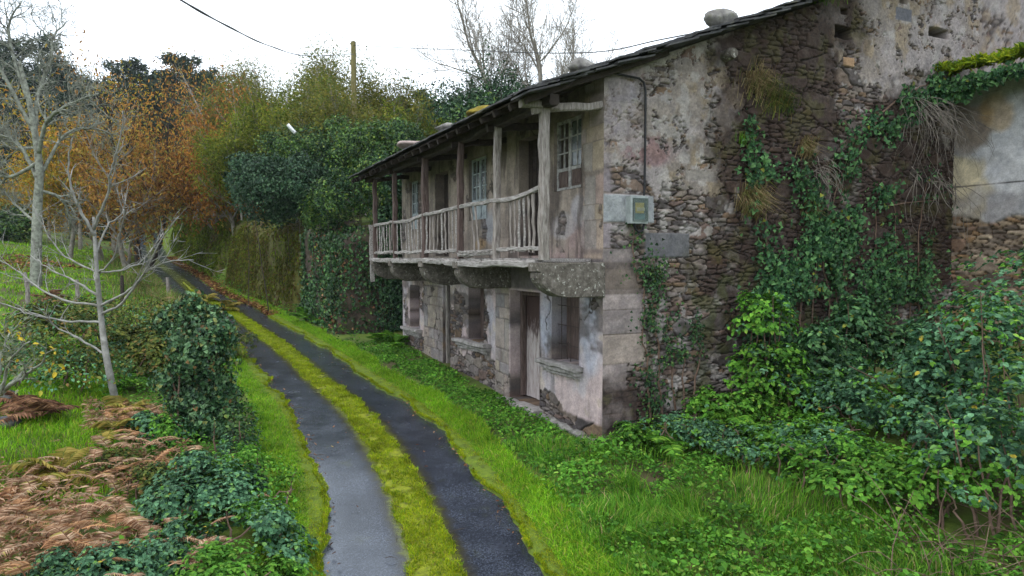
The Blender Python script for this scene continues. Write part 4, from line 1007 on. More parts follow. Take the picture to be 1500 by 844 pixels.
# ---------- the climbers on the gable wall (t along the gable, z up)
def gw(t, z, off=.05): 
    q = np.stack([HC[0] + off * -HD[0] - t * HN[0], HC[1] + off * -HD[1] - t * HN[1], z + 0 * t], -1); return q
GN = A([-HD[0], -HD[1], 0])
def climber(name, strands, n, L, mat, label, cat='ivy', W=.85, kind='ivy', spread=.16, off=.07, stemmat=None, thick=.1, wallf=gw, wn=GN, density=None):
    P0 = wallf(A([strands[0][0][0]]), A([strands[0][0][1]]), .02)[0]
    root = empty(name, P0); tag(root, label, cat)
    Ps = []; b = MB(); lens = []
    paths = []
    for st in strands:
        st = A(st); q = catmull(st, 8); q = q + np.stack([(fbm(np.arange(len(q)) * .25, q[:, 1], 3, 1) - .5) * .3, 0 * q[:, 1]], -1)
        paths.append(q); lens.append(np.linalg.norm(np.diff(q, axis=0), axis=1).sum())
        b.tube(wallf(q[:, 0], q[:, 1], .04), np.linspace(.022, .007, len(q)), 5, False)
    lens = A(lens) / sum(lens)
    for q, l in zip(paths, lens):
        k = int(n * l); f = rng.random(k) * (len(q) - 1.001); i = f.astype(int); f = (f - i)[:, None]
        u = q[i] * (1 - f) + q[i + 1] * f + rng.normal(0, spread, (k, 2)) * (1 + .8 * (rng.random((k, 1)) < .2))
        m = fbm(u[:, 0] * 2.0, u[:, 1] * 2.0, 4, 2) + .2 * (rng.random(k) - .5) > .47; u = u[m]
        Ps.append(wallf(u[:, 0], u[:, 1], off + np.abs(rng.normal(0, thick, len(u)))))
    P = np.concatenate(Ps); N = unit(wn + rng.normal(0, .45, P.shape) + A([0, 0, .3])); D = leaf_dirs(N, 1.0)
    cloud('foliage', P, D, N, L * rng.uniform(.6, 1.3, len(P)), W, mat, root, P0, kind)
    b.build('vines', stemmat or M['cane'], root, base=P0)
    return root
climber('climbing_ivy', [[(.95, .2), (.9, 1.2), (.85, 2.2), (.75, 3.0)], [(1.2, .2), (1.15, 1.4), (1.05, 2.6), (.98, 3.1)], [(1.5, .3), (1.45, 1.2), (1.35, 2.1)], [(.75, 2.7), (.62, 3.1), (.60, 3.6)]], 2100, .055, M['l_ivy'], 'narrow ivy climbing the gable just right of the meter box corner', spread=.15, thick=.03)
climber('climbing_ivy', [[(1.9, .4), (2.1, 1.3), (2.0, 2.0)], [(1.7, .3), (1.75, 1.5)]], 500, .06, M['l_ivy'], 'thin sparse ivy low on the bare rubble of the gable', spread=.1, thick=.03)
climber('creeper', [[(4.0, .8), (3.9, 2.2), (3.7, 3.4), (3.6, 4.2), (3.55, 4.7)], [(4.6, .8), (4.7, 2.2), (4.9, 3.4), (4.8, 4.3), (4.4, 4.8)], [(5.4, .8), (5.5, 2.2), (5.2, 3.2), (5.5, 4.3), (5.9, 5.2), (6.3, 5.9)], [(3.5, .8), (3.6, 2.0), (4.2, 3.0)], [(6.2, .8), (6.1, 2.0), (5.8, 3.1), (6.1, 4.0)]], 5200, .09, M['l_ivyc'], 'broad leafy creeper in the middle of the gable with a few yellow and orange leaves', 'creeper', spread=.20, thick=.13)
climber('creeper', [[(6.8, .8), (6.9, 2.2), (6.8, 3.6), (6.7, 4.4)], [(7.5, .8), (7.6, 2.4), (7.4, 3.9), (7.2, 4.6)], [(8.4, .8), (8.3, 2.4), (8.2, 3.8), (8.4, 4.8)], [(7.0, 4.2), (7.8, 4.3), (8.7, 4.4)]], 3600, .085, M['l_ivyc'], 'dark creeper in the shaded corner between the gable and the annex', 'creeper', spread=.22, thick=.10)
climber('creeper', [[(3.6, .6), (3.7, 1.6), (3.9, 2.8)], [(4.3, .6), (4.3, 1.8), (4.5, 3.2)], [(5.0, .6), (5.0, 1.8), (5.1, 3.5)], [(5.8, .6), (5.7, 2.0), (5.6, 3.3)], [(6.5, .6), (6.5, 1.9), (6.4, 3.1)], [(7.2, .6), (7.2, 1.8), (7.1, 2.9)], [(8.0, .6), (8.0, 1.8), (8.1, 2.9)]], 7000, .085, M['l_ivyc'], 'dense low mass of creeper leaves behind the elder shrub and the brambles', 'creeper', spread=.26, thick=.16)
climber('climbing_ivy', [[(3.35, 4.2), (3.3, 4.9), (3.25, 5.8)], [(3.62, 4.5), (3.7, 5.0)]], 420, .085, M['l_ivyc'], 'small fresh green ivy tuft high on the dark band of the gable', spread=.10, thick=.05)
# grass and dead growth rooted in the wall
def tuft(name, c, n, h, mat, label, cat='grass tuft', dirn=None, lean=.8, w=.006, sp=.12, parent=None):
    c = A(c); P = c + rng.normal(0, sp, (n, 3)) * A([1, 1, .3])
    V, Fs = blades(P, h * rng.uniform(.5, 1.2, n), w, lean, dirn)
    o = mk(name, V, Fs, mat, base=c); return tag(o, label, cat)
def wallp(t, z, o=.05): return gw(A([t]), A([z]), o)[0]
hang = GN * .7 + A([0, 0, -1.1])
for (t, z, n, h, sp, mt, lb) in ((3.45, 6.35, 320, .55, .22, 'g_dry', 'dry straw grass tuft in the gable below the roof grass'), (4.0, 6.1, 300, .5, .2, 'l_scrub', 'olive grass tuft on the dark damp band of the gable'),
                            (3.1, 5.3, 60, .35, .07, 'g_long', 'small yellow green grass tuft beside the damp band'), (4.75, 5.25, 220, .5, .12, 'g_dry', 'pale dry tuft hanging between the ivy tuft and the dead roots'),
                            (3.3, 4.05, 420, .8, .16, 'g_dry', 'large straw coloured tuft hanging above the broad creeper'), (4.9, 4.0, 150, .5, .1, 'g_dry', 'small straw tuft caught in the broad creeper')):
    P = gw(t + rng.normal(0, sp, n), z + rng.normal(0, sp * .7, n), .03)
    V, Fs = blades(P, h * rng.uniform(.5, 1.2, n), .006, .7, hang * rng.uniform(.4, 1.0, (n, 1)))
    tag(mk('grass_tuft', V, Fs, M[mt], base=wallp(t, z)), lb, 'grass tuft')
def roots(name, t, z, n, L, sp, label, r=.008, wallf=gw, wn=GN, mat='root'):
    c = wallf(A([t]), A([z]), .1)[0]; b = MB()
    for k in range(n):
        p = wallf(A([t + rng.normal(0, sp)]), A([z + rng.normal(0, .1)]), .08 + rng.random() * .25)[0]
        d = unit(wn * .5 + rng.normal(0, .35, 3) + A([0, 0, -.5])); l = L * rng.uniform(.4, 1.15); m = 9; pts = [p]
        for i in range(m): d = unit(d + rng.normal(0, .24, 3) + A([0, 0, -.18])); pts.append(pts[-1] + d * l / m)
        b.tube(pts, np.linspace(r * rng.uniform(.6, 1.3), r * .3, m + 1), 4, False)
    return tag(b.build(name, M[mat], base=c), label, 'dead roots')
roots('dead_roots', 5.05, 4.85, 38, .75, .15, 'pale fan of dead roots hanging on the gable', .007)
roots('dead_roots', 8.3, 6.45, 95, 1.8, .45, 'long tangle of dead stems hanging under the mossy annex roof', .0065)
roots('dead_roots', 8.35, 4.9, 26, 1.6, .4, 'thin dead stems low in the shaded corner beside the annex', .009)
# fringe over the annex roof edge
n = 5200
xs = -rng.uniform(-.1, 4.4, n); pp = -8.68 - np.abs(rng.normal(0, .45, n)); lump = .28 * fbm(xs * 2.3, pp * 2.3, 3, 2) + .16 * fbm(xs * 6, pp * 6, 2, 4)
P = np.stack([HC[0] + xs * HD[0] + pp * HN[0], HC[1] + xs * HD[1] + pp * HN[1], 6.98 + (-8.68 - pp) * .24 + lump], -1)
N = unit(rng.normal(0, .6, (n, 3)) + A([0, 0, 1])); D = leaf_dirs(N, -.75)
fr = empty('roof_moss', hw(-2, -8.3, 6.9)); tag(fr, 'yellow green moss and ferns covering the annex roof edge', 'moss')
cloud('foliage', P, D, N, .17 * rng.uniform(.5, 1.4, n), .30, M['l_roofmoss'], fr, hw(-2, -8.3, 6.9))
n = 2400; xs = -rng.uniform(-.4, 4.4, n); k = sst(fbm(xs * 1.3, xs * 0 + 4, 3, 3), .4, .6)
P = np.stack([HC[0] + xs * HD[0] + -8.66 * HN[0], HC[1] + xs * HD[1] - 8.66 * HN[1], 6.95 - rng.random(n) ** 1.5 * (.12 + .3 * k)], -1) + rng.normal(0, .06, (n, 3))
N = unit(rng.normal(0, .5, (n, 3)) + A([HN[0], HN[1], .4])); D = leaf_dirs(N, 1.0)
cloud('hanging_ivy', P, D, N, .10 * rng.uniform(.6, 1.3, n), .85, M['l_ivyc'], fr, hw(-2, -8.3, 6.9), 'ivy')
climber('climbing_ivy', [[(6.6, 5.9), (7.2, 6.35), (7.8, 6.7), (8.4, 6.95), (8.8, 7.0)], [(6.9, 5.6), (7.6, 6.2), (8.2, 6.6), (8.7, 6.8)]], 900, .095, M['l_ivyc'], 'ivy runner climbing from the gable to the mossy annex roof', spread=.14, thick=.10)
V, Fs = blades(A([hw(-.2 + rng.normal(0, .12), -4.55 + rng.normal(0, .35), roof_z(-4.5) + .05) for _ in range(260)]), .42 * rng.uniform(.5, 1.3, 260), .005, .6)
tag(mk('grass_tuft', V, Fs, M['g_long'], base=hw(-.2, -4.55, roof_z(-4.5))), 'green grass tuft growing on top of the roof verge against the sky', 'grass tuft')

rng = np.random.default_rng(22)
# ---------- thickets to the right of the house
def lob(u, v, Y, r): return (at(u, v, Y), r)
BR = [
 ([lob(1465, 545, 10.2, (1.3, 1.2, 1.2)), lob(1520, 470, 10.8, (1.2, 1.2, 1.25)), lob(1400, 560, 10.6, (.9, 1, .85))], 5200, .085, 'l_bramble', 'tall bramble bush in front of the annex at the picture edge', 'bramble'),
 ([lob(1340, 600, 11.0, (1.25, 1.0, .95)), lob(1260, 610, 11.4, (.8, .9, .8)), lob(1390, 640, 10, (.8, .8, .7))], 4200, .08, 'l_bramble', 'wide bramble bush below the dark corner of the gable', 'bramble'),
 ([lob(1470, 690, 8.2, (.95, .9, .85)), lob(1530, 640, 8.6, (1., .9, 1.0)), lob(1420, 660, 8.8, (.7, .7, .6))], 3800, .08, 'l_bramble', 'near bramble bush with yellow leaves and bare canes beneath', 'bramble'),
 ([lob(1290, 700, 9.1, (1.1, .9, .5)), lob(1360, 720, 8.6, (.7, .7, .45)), lob(1210, 680, 9.8, (.7, .7, .4))], 3600, .075, 'l_nettle', 'low bright green thicket between the long grass and the brambles', 'bramble'),
 ([lob(1120, 480, 12.6, (.65, .45, .75)), lob(1125, 560, 12.3, (.75, .6, .7)), lob(1185, 590, 12.3, (.7, .6, .7)), lob(1090, 600, 12.2, (.35, .5, .5))], 4600, .08, 'l_nettle', 'bright green elder shrub standing against the gable wall', 'shrub'),
 ([lob(1210, 560, 12.4, (.8, .6, .9)), lob(1260, 520, 12.9, (.7, .5, 1.0)), lob(1320, 530, 12.8, (.7, .5, .8))], 4200, .085, 'l_ivyc', 'dark leafy shrub between the elder shrub and the wide bramble', 'shrub'),
 ([lob(1130, 660, 10.9, (1.0, .8, .40)), lob(1050, 650, 11.3, (.8, .6, .40)), lob(1200, 650, 10.6, (.8, .7, .42))], 4200, .075, 'l_nettle', 'knee high nettles below the elder shrub', 'nettles'),
 ([lob(985, 640, 11.7, (.6, .45, .38)), lob(930, 645, 11.7, (.35, .35, .32)), lob(1050, 610, 12.0, (.55, .4, .5))], 2600, .07, 'l_nettle', 'nettle clump at the foot of the house corner', 'nettles'),
]
for lobes, n, L, mt, lb, cat in BR:
    bush('bramble_bush' if cat == 'bramble' else ('nettle_patch' if cat == 'nettles' else 'wall_shrub'), lobes, int(n * 1.25 / 3), L, M[mt], lb, cat, tri=True, lump=.4, stems=16, W=.78, inner=.4, upbias=.8)
# bare canes at lower right
b = MB(); c0 = gp(1420, 7.3)
for k in range(150):
    u = rng.uniform(1310, 1580); Y = rng.uniform(6.6, 8.2); p = gp(u, Y); d = unit(A([rng.normal(0, .8), rng.normal(0, .5), rng.uniform(.1, .8)])); pts = [p]
    l = rng.uniform(.5, 1.3)
    for i in range(8): d = unit(d + rng.normal(0, .12, 3) + A([0, 0, -.12])); pts.append(pts[-1] + d * l / 8)
    b.tube(pts, np.linspace(.007, .003, 9), 4, False)
tag(b.build('cane_tangle', M['cane'], base=c0), 'brown tangle of dead bramble canes at the lower corner', 'dead canes')
# green ferns
fern('green_fern', at(975, 655, 11.45), 8, .75, M['f_green'], 'bright green fern at the house corner among nettles', elev=(25, 60), arch=.55, n=22)
fern('green_fern', at(1075, 615, 11.8), 6, .7, M['f_green'], 'yellow green fern half hidden below the elder shrub', elev=(20, 55), n=20)
fern('green_fern', gp(578, 22.6), 9, 1.0, M['f_green'], 'large green fern at the far end of the house front', elev=(30, 70), n=22)
fern('green_fern', gp(556, 23.6), 8, .9, M['f_green'], 'smaller green fern between the house and the ivy wall', elev=(30, 70), n=22)
fern('green_fern', gp(470, 28.0), 9, 1.0, M['f_green'], 'green fern at the foot of the ivy wall', elev=(30, 70), n=20)
fern('green_fern', gp(447, 28.6), 10, 1.2, M['f_green'], 'tall green fern where the ivy wall meets the mossy bank', elev=(40, 75), n=20)

rng = np.random.default_rng(23)
# ---------- low growth by the house: weeds, grass
def scatter(n, xr, yr): return rng.uniform(xr[0], xr[1], n), rng.uniform(yr[0], yr[1], n)
x, y = scatter(230000, (-7.5, 8.5), (5.5, 24.5)); w, z0, al = near_lane(x, y); s, p = hs(x, y); d = w - HW
m = fbm(x * 1.1, y * 1.1, 3, 3)
dens = sst(d, .45, 1.1) * sst(m, .30, .48) * (s < 13)
inside = (s > -.05) & (p < .22)
ok = (rng.random(len(x)) < dens) & ~inside & (d < 8.0) & ~((s <= -.05) & (p < -9))
x, y, d, m, s, p = x[ok], y[ok], d[ok], m[ok], s[ok], p[ok]
hgt = .05 + .17 * sst(m, .42, .65) * sst(d, .5, 1.3) * (.5 + .5 * sst(1.4 - p, 0, 1) + .3 * (s < 0))
hgt = hgt * np.where(s > -.3, .45, 1.6); n = len(x); z = G(x, y) + .03 + hgt * rng.random(n) ** .6
N = unit(rng.normal(0, .5, (n, 3)) + A([0, 0, 1])); D = leaf_dirs(N, .15)
V, Q = leaves(np.stack([x, y, z], -1), D, N, np.where(rng.random(n) < .3, .085, .048) * rng.uniform(.6, 1.35, n), .75, .12, 'oval')
tag(mk('low_weeds', V, [Q], M['l_nettle']), 'low leafy green weeds along the foot of the house front', 'weeds', kind='stuff')
# long grass of the near right corner
x, y = scatter(120000, (-1.5, 5.0), (5.2, 12.2)); w, z0, al = near_lane(x, y); s, p = hs(x, y); d = w - HW
m = fbm(x * 1.4 + 7, y * 1.4, 3, 5)
ok = (d > .25) & (d < 4.4) & ~((s > -.1) & (p < .1)) & (rng.random(len(x)) < sst(m, .22, .45) * (.25 + .75 * sst(9.4 - y, -.8, 1.0)) * sst(d, .2, .8) * (1 - .6 * sst(d, 2.8, 3.6)))
x, y, d, m = x[ok], y[ok], d[ok], m[ok]; n = len(x)
cl = np.stack([fbm(x * 1.8, y * 1.8, 2, 1) - .5, fbm(x * 1.8 + 20, y * 1.8, 2, 2) - .5, 0 * x], -1) * 1.1
h = (.08 + .19 * sst(m, .38, .62) * sst(d, .3, 1.0)) * rng.uniform(.5, 1.25, n)
V, Fs = blades(np.stack([x, y, G(x, y) + .01], -1), h, .0062, .75, cl)
tag(mk('long_grass', V, Fs, M['g_long']), 'long green grass on the near verge beside the lane', 'grass', kind='stuff')
# tufts of long grass singled out
for (u, v, Y, hh, lb) in ((925, 690, 9.9, .5, 'arching clump of long dark grass below the house corner'), (1010, 715, 9.3, .5, 'arching clump of long grass right of the corner clump'), (955, 770, 8.4, .38, 'grass clump with brown base in the near verge'), (1010, 745, 8.7, .42, 'long grass clump mixed with straw blades')):
    c = gp(u, Y); n = 240; P = c + rng.normal(0, .11, (n, 3)) * A([1, 1, 0])
    V, Fs = blades(P, hh * rng.uniform(.55, 1.2, n), .0055, 1.0, A([-.25, -.15, 0]))
    tag(mk('grass_clump', V, Fs, M['g_long'], base=c), lb, 'grass clump')
# short grass and moss on verges and strip
n = 340000
al = A0 + (a_of_y(40) - A0) * rng.random(n) ** 2.1
side = rng.random(n)
sl_, sr_ = st_l(al), st_r(al)
ws = sl_ + (sr_ - sl_) * rng.random(n); wr = vr_in(al) + .0 + rng.random(n) ** 1.7 * .78; wlft = vl_in(al) - .0 - rng.random(n) ** 1.7 * .78
w = np.where(side < .27, ws, np.where(side < .68, wr, wlft))
P = lane(al, w, 0); dd = np.maximum(np.abs(w) - HW, 0)
mid = side < .27
P[:, 2] += np.where(mid, .015, .03 + .10 * dd)
h = np.where(mid, rng.uniform(.02, .06, n), rng.uniform(.025, .085, n) * (.6 + 1.1 * sst(np.abs(w) - 1.2, .1, .6)))
k = (mid | (np.abs(w) < 1.45)) 
k2 = fbm(P[:, 0] * 3, P[:, 1] * 3, 3, 6) > .30
for sel, nm, mt, lb in ((k & k2, 'moss_blades', 'g_moss', 'short yellow green moss and grass on the middle strip and lane edges'), (~k, 'verge_grass', 'g_fresh', 'short fresh green grass on the verges of the lane')):
    V, Fs = blades(P[sel], h[sel], .0042 if nm[0] == 'm' else .0055, 1.0); tag(mk(nm, V, Fs, M[mt]), lb, 'grass' if nm[0] == 'v' else 'moss', kind='stuff')
# weeds of the far right verge under the wall
x, y = scatter(30000, (-24, -5), (22, 52)); w, z0, al = near_lane(x, y); s, p = hs(x, y); d = w - HW; m = fbm(x * 1.1, y * 1.1, 3, 3)
ok = (d > .15) & (d < 1.15) & (s > 12.4) & (rng.random(len(x)) < sst(m + .25 * (d - .6), .35, .55)); x, y, d = x[ok], y[ok], d[ok]; n = len(x)
N = unit(rng.normal(0, .5, (n, 3)) + A([0, 0, 1])); D = leaf_dirs(N, .1)
V, Q = leaves(np.stack([x, y, G(x, y) + .05 + rng.random(n) * .4 * sst(d, .3, .9)], -1), D, N, .10 * rng.uniform(.6, 1.4, n), .7)
tag(mk('wall_foot_weeds', V, [Q], M['l_nettle']), 'green weeds along the foot of the ivy covered wall', 'weeds', kind='stuff')

rng = np.random.default_rng(24)
# ------------------------------------------------------------------ wall and banks along the lane beyond the house
def lane_face(y0, y1, h, d0, leanf, bulge, res=.16):
    a0, a1 = a_of_y(y0), a_of_y(y1); na = int((a1 - a0) / res) + 2; nh = int(h / res) + 2
    a = np.linspace(a0, a1, na); t = np.linspace(0, 1, nh)
    Aa, Tt = np.meshgrid(a, t, indexing='ij')
    hh = h * (1 + .10 * (fbm(Aa * .5, Aa * 0 + 3, 3, 1) - .5) * 2)
    en = np.minimum(sst(Aa - a0, 0, 1.1), sst(a1 - Aa, 0, .9))
    w = HW + d0 + leanf * Tt * h + bulge * (fbm(Aa * .7, Tt * h * .7, 4, 2) - .5) * 2 + (1 - en) * 1.9 + .9 * sst(Tt, .8, 1.0) ** 2
    P = lane(Aa.ravel(), w.ravel(), 0); P[:, 2] += -.25 + (Tt * (hh + .25)).ravel()
    i = np.arange(na - 1)[:, None] * nh + np.arange(nh - 1)[None]
    return P, np.stack([i, i + nh, i + nh + 1, i + 1], -1).reshape(-1, 4), (a0, a1, na, nh)
def close_back(P, shape, back=1.6):
    na, nh = shape; top = P.reshape(na, nh, 3)
    return top
def face_sample(P, shape, n):
    na, nh = shape; g = P.reshape(na, nh, 3)
    i = rng.random(n) * (na - 1.01); j = rng.random(n) * (nh - 1.01); ii = i.astype(int); jj = j.astype(int); fi = (i - ii)[:, None]; fj = (j - jj)[:, None]
    q = g[ii, jj] * (1 - fi) * (1 - fj) + g[ii + 1, jj] * fi * (1 - fj) + g[ii, jj + 1] * (1 - fi) * fj + g[ii + 1, jj + 1] * fi * fj
    N = unit(np.cross(g[ii + 1, jj] - g[ii, jj], g[ii, jj + 1] - g[ii, jj]))
    N = N * np.sign(N[:, :1] * -1 + N[:, 1:2] * -1 + 1e-6)      # towards the lane
    return q, N, i / na, j / nh
M['ivywall'] = surf('overgrown_wall', [(.3, (.020, .016, .012)), (.55, (.06, .045, .033)), (.75, (.11, .085, .06))], sc=3, rough=.95, bump=.8, bsc=14, second=(1.6, .5, .62, (.03, .04, .012), .8))
M['bank'] = surf('mossy_bank', [(.3, (.055, .045, .018)), (.5, (.085, .085, .022)), (.72, (.12, .13, .025))], sc=3, scale=(1, 1, .5), rough=.95, bump=1.0, bsc=18, second=(1.1, .5, .62, (.07, .045, .022), .8), bd=.05)
def wall_thing(name, y0, y1, h, d0, leanf, bulge, mat, label, cat, n, L, leafmats, W=.8, kind='ivy', off=.06):
    P, Q, (a0, a1, na, nh) = lane_face(y0, y1, h, d0, leanf, bulge)
    base = P[0]; root = empty(name, base); tag(root, label, cat)
    # back of the wall: same sheet pushed into the hill, joined along the rim
    g = P.reshape(na, nh, 3); Bk = g.copy(); aa_ = np.linspace(a0, a1, na); nr = lane(aa_, 1.0) - lane(aa_, 0.0)
    Bk = np.repeat(g[:, :1], 1, 1) + nr[:, None] * 2.4; 
    V = [P]; F_ = [Q]; k = len(P)
    rim = g[:, -1] + nr * 1.6 - A([0, 0, .1]); V.append(rim); i = np.arange(na - 1)
    F_.append(np.stack([i * nh + nh - 1, (i + 1) * nh + nh - 1, k + i + 1, k + i], -1))
    mk('face', np.concatenate(V), [np.concatenate(F_)], mat, root, True, base=base)
    for q, (lm, frac, thr, seed) in enumerate(leafmats):
        q_, N, ti, tj = face_sample(P, (na, nh), int(n * frac))
        m = fbm(ti * (a1 - a0) * .9, tj * h * .7, 4, seed) + .3 * (rng.random(len(ti)) - .5) > thr
        q_, N = q_[m], N[m]
        q_ = q_ + N * np.abs(rng.normal(0, off, (len(q_), 1))) 
        N2 = unit(N + rng.normal(0, .45, N.shape) + A([0, 0, .35])); D = leaf_dirs(N2, 1.0)
        cloud('foliage', q_, D, N2, L * rng.uniform(.6, 1.4, len(q_)), W, M[lm], root, base, kind)
    return root
wall_thing('retaining_wall', 23.3, 29.6, 4.3, .95, .07, .12, M['ivywall'], 'dark retaining wall covered with ivy beyond the house', 'wall', 16000, .115, [('l_ivy', .75, .42, 2), ('l_ivyc', .18, .53, 3), ('f_rust', .10, .57, 5)], off=.09)
M['l_bank'] = leafmat('hanging_moss', [((.055, .065, .014), 3), ((.10, .115, .018), 3), ((.15, .155, .022), 2), ((.13, .085, .03), 2)], .8, .15, .15, .35, .6, 1.3)
M['l_bankg'] = leafmat('bright_bank_moss', [((.07, .11, .012), 3), ((.12, .18, .016), 3), ((.17, .22, .02), 2)], .8, .15, .15, .35, .6, 1.3)
wall_thing('mossy_bank', 29.5, 42.5, 4.3, .75, .20, .22, M['bank'], 'tall brown green mossy bank along the lane after the ivy wall', 'bank', 24000, .15, [('l_bank', .8, .36, 2), ('l_bankg', .2, .56, 3)], W=.35, kind='oval', off=.04)
wall_thing('mossy_bank', 44.2, 57.5, 4.4, .6, .25, .25, M['bank'], 'green mossy bank in the middle distance past the dark gap', 'bank', 20000, .2, [('l_bankg', .8, .36, 2), ('l_bank', .25, .5, 3)], W=.35, kind='oval', off=.05)
wall_thing('mossy_bank', 59.5, 76, 3.6, .6, .35, .3, M['bank'], 'far grassy bank where the lane bends out of sight', 'bank', 16000, .28, [('l_bankg', 1.0, .34, 2)], W=.3, kind='oval', off=.06)

rng = np.random.default_rng(25)
# rounded evergreens hanging over the wall
EV = [
 ([lob(405, 278, 32.5, (1.75, 1.6, 1.45)), lob(448, 265, 32, (1.3, 1.4, 1.3)), lob(375, 262, 34, (1.2, 1.3, 1.1))], 12000, .14, 'l_blue', 'bluish round evergreen hanging over the end of the ivy wall'),
 ([lob(470, 235, 33, (1.6, 1.5, 1.5)), lob(430, 225, 34.5, (1.5, 1.5, 1.2)), lob(505, 215, 33, (1.4, 1.4, 1.2))], 11000, .13, 'l_laurel', 'mid green laurel behind the bluish evergreen'),
 ([lob(550, 222, 28.5, (1.5, 1.4, 1.2)), lob(590, 220, 27.5, (1.1, 1.2, 1.1)), lob(525, 240, 28.5, (1.0, 1.1, .9))], 10000, .13, 'l_laurel', 'dark topped laurel against the yellow slope, beside the roof eave'),
 ([lob(505, 285, 26.8, (1.15, 1.0, 1.05)), lob(560, 275, 26.2, (1.1, 1.0, 1.3)), lob(470, 305, 28, (.8, .8, .8))], 9000, .12, 'l_laurel', 'fresh green laurel bulging over the ivy wall beside the balcony'),
 ([lob(585, 330, 25.6, (.9, .7, 1.3)), lob(600, 270, 25.6, (.9, .7, 1.0)), lob(575, 400, 25.6, (.9, .6, 1.2)), lob(590, 450, 25.4, (1.0, .6, .9)), lob(640, 400, 26.5, (1.4, .6, 2.2))], 9000, .12, 'l_dark', 'added dark ivy mass filling the shaded gap behind the balcony end'),  # ivy added to fill the gap; dark leaves stand in for its shade
]
for lobes, n, L, mt, lb in EV:
    bush('evergreen_shrub', lobes, int(n * 1.5), L, M[mt], lb, 'shrub', flat=False, lump=.42, inner=.35, stems=5, upbias=.25, droop=.5, W=.6, stem_mat=M['bark_dark'])

rng = np.random.default_rng(26)
# ------------------------------------------------------------------ trees of the slope
P_CH = dict(n=[9, 6, 4], ang=[48, 42, 40], ratio=[.5, .55, .55], wig=.10, up=.06, start=.28, rr=.5, trunk=.58, shrink=.45, leadr=.5)
def hbase(u, Y, vtop):
    b = gp(u, Y); top = CAMZ + (378 - vtop) / F * Y; return b, max(3., top - b[2])
CHEST = [(172, 62, 120, 'l_chest_y', 'golden tree behind and left of the forked chestnut', 0, 4500), (105, 50, 175, 'l_chest_y', 'yellow leaved tree in front of the dark wood, left of the yellow orange chestnut', 0, 3800), (228, 49.2, 85, 'l_chest', 'orange chestnut with a dark forked trunk beside the lane bend', 0, 5200), (150, 52, 120, 'l_chest_y', 'yellow orange chestnut behind the lichen covered tree', 0, 4500), (190, 46, 165, 'l_chest', 'thin leaved brown orange chestnut left of the forked chestnut', 0, 2600),
         (286, 57, 82, 'l_chest', 'tallest rusty orange chestnut behind the lane bend', 0, 4500), (305, 51, 120, 'l_chest_r', 'dark brown chestnut above the mossy bank', 0, 5200), (342, 46, 165, 'l_chest_r', 'low rusty brown tree just left of the bluish evergreen', 0, 4600),
         (75, 64, 215, 'l_chest_y', 'low golden chestnut far behind the lichen covered tree', 0, 3500), (20, 60, 240, 'l_chest_y', 'golden tree at the picture edge across the meadow', 0, 3000), (118, 60, 180, 'l_chest', 'orange chestnut between the golden and the yellow chestnut', 0, 3500), (352, 60, 128, 'l_willow_g', 'yellow green tree above the brown chestnut', 0, 5500)]
for u, Y, vt, mt, lb, st, nl in CHEST:
    b, h = hbase(u, Y, vt)
    if u == 228: b = lane(A([a_of_y(49.2)]), A([-HW - .75]))[0]; b[2] = g1(b[0], b[1]); h = CAMZ + (378 - vt) / F * 49.2 - b[2]
    tree('chestnut_tree', b, h, .017 * h, P_CH, 3, M['bark_plane'] if u not in (228, 312) else M['bark_dark'], lb, 'tree', None, M[mt], int(nl * 1.15), .26, .42, .66 * h / 12, leafdroop=.9, stems=2 if u in (228, 190) else 1)
rng = np.random.default_rng(27)
P_WI = dict(n=[9, 6, 5], ang=[28, 26, 24], ratio=[.55, .5, .5], wig=.08, up=.10, start=.15, rr=.5, trunk=.62, shrink=.4, leadr=.45)
WIL = [(318, 64, 118, 'l_willow', 'thin olive tree rising between chestnuts and willows'), (350, 58, 100, 'l_willow', 'olive willow at the left end of the feathery row'), (392, 56, 78, 'l_willow', 'tall olive willow under the black cable'), (432, 54, 66, 'l_willow', 'tallest feathery willow under the cable end'),
       (470, 52, 55, 'l_willow', 'feathery willow crowning the slope left of the utility pole'), (506, 50, 78, 'l_willow', 'olive willow directly left of the utility pole'), (548, 47, 98, 'l_willow', 'olive willow directly right of the utility pole'), (588, 48, 122, 'l_willow', 'low yellow willow further right of the pole'), (625, 50, 138, 'l_willow', 'low yellow willow beside the dark evergreens'),
       (520, 38, 130, 'l_willow', 'near willow hiding the lower part of the pole'), (480, 40, 120, 'l_willow', 'willow in front of the feathery row, above the laurel'), (440, 43, 125, 'l_willow_g', 'greener willow above the street lamp'), (400, 45, 140, 'l_willow_g', 'yellow green willow left of the street lamp'), (365, 44, 165, 'l_willow_g', 'low yellow green tree above the rusty brown tree'),
       (570, 36, 150, 'l_willow', 'olive willow above the dark topped laurel'), (612, 36, 160, 'l_willow_g', 'yellow green willow above the roof eave'), (655, 34, 180, 'l_willow_g', 'yellow shrub peeping over the roof beside the pinkish stone'), (545, 34, 172, 'l_willow', 'low feathery shrub between willows and laurel')]
for u, Y, vt, mt, lb in WIL:
    b, h = hbase(u, Y, vt)
    tree('willow_tree', b, h, .014 * h, P_WI, 3, M['bark_plane'], lb, 'tree', None, M[mt], int(7500 + 700 * h), .21, .34, .58 * h / 10, leafdroop=.2, stems=3)
rng = np.random.default_rng(28)
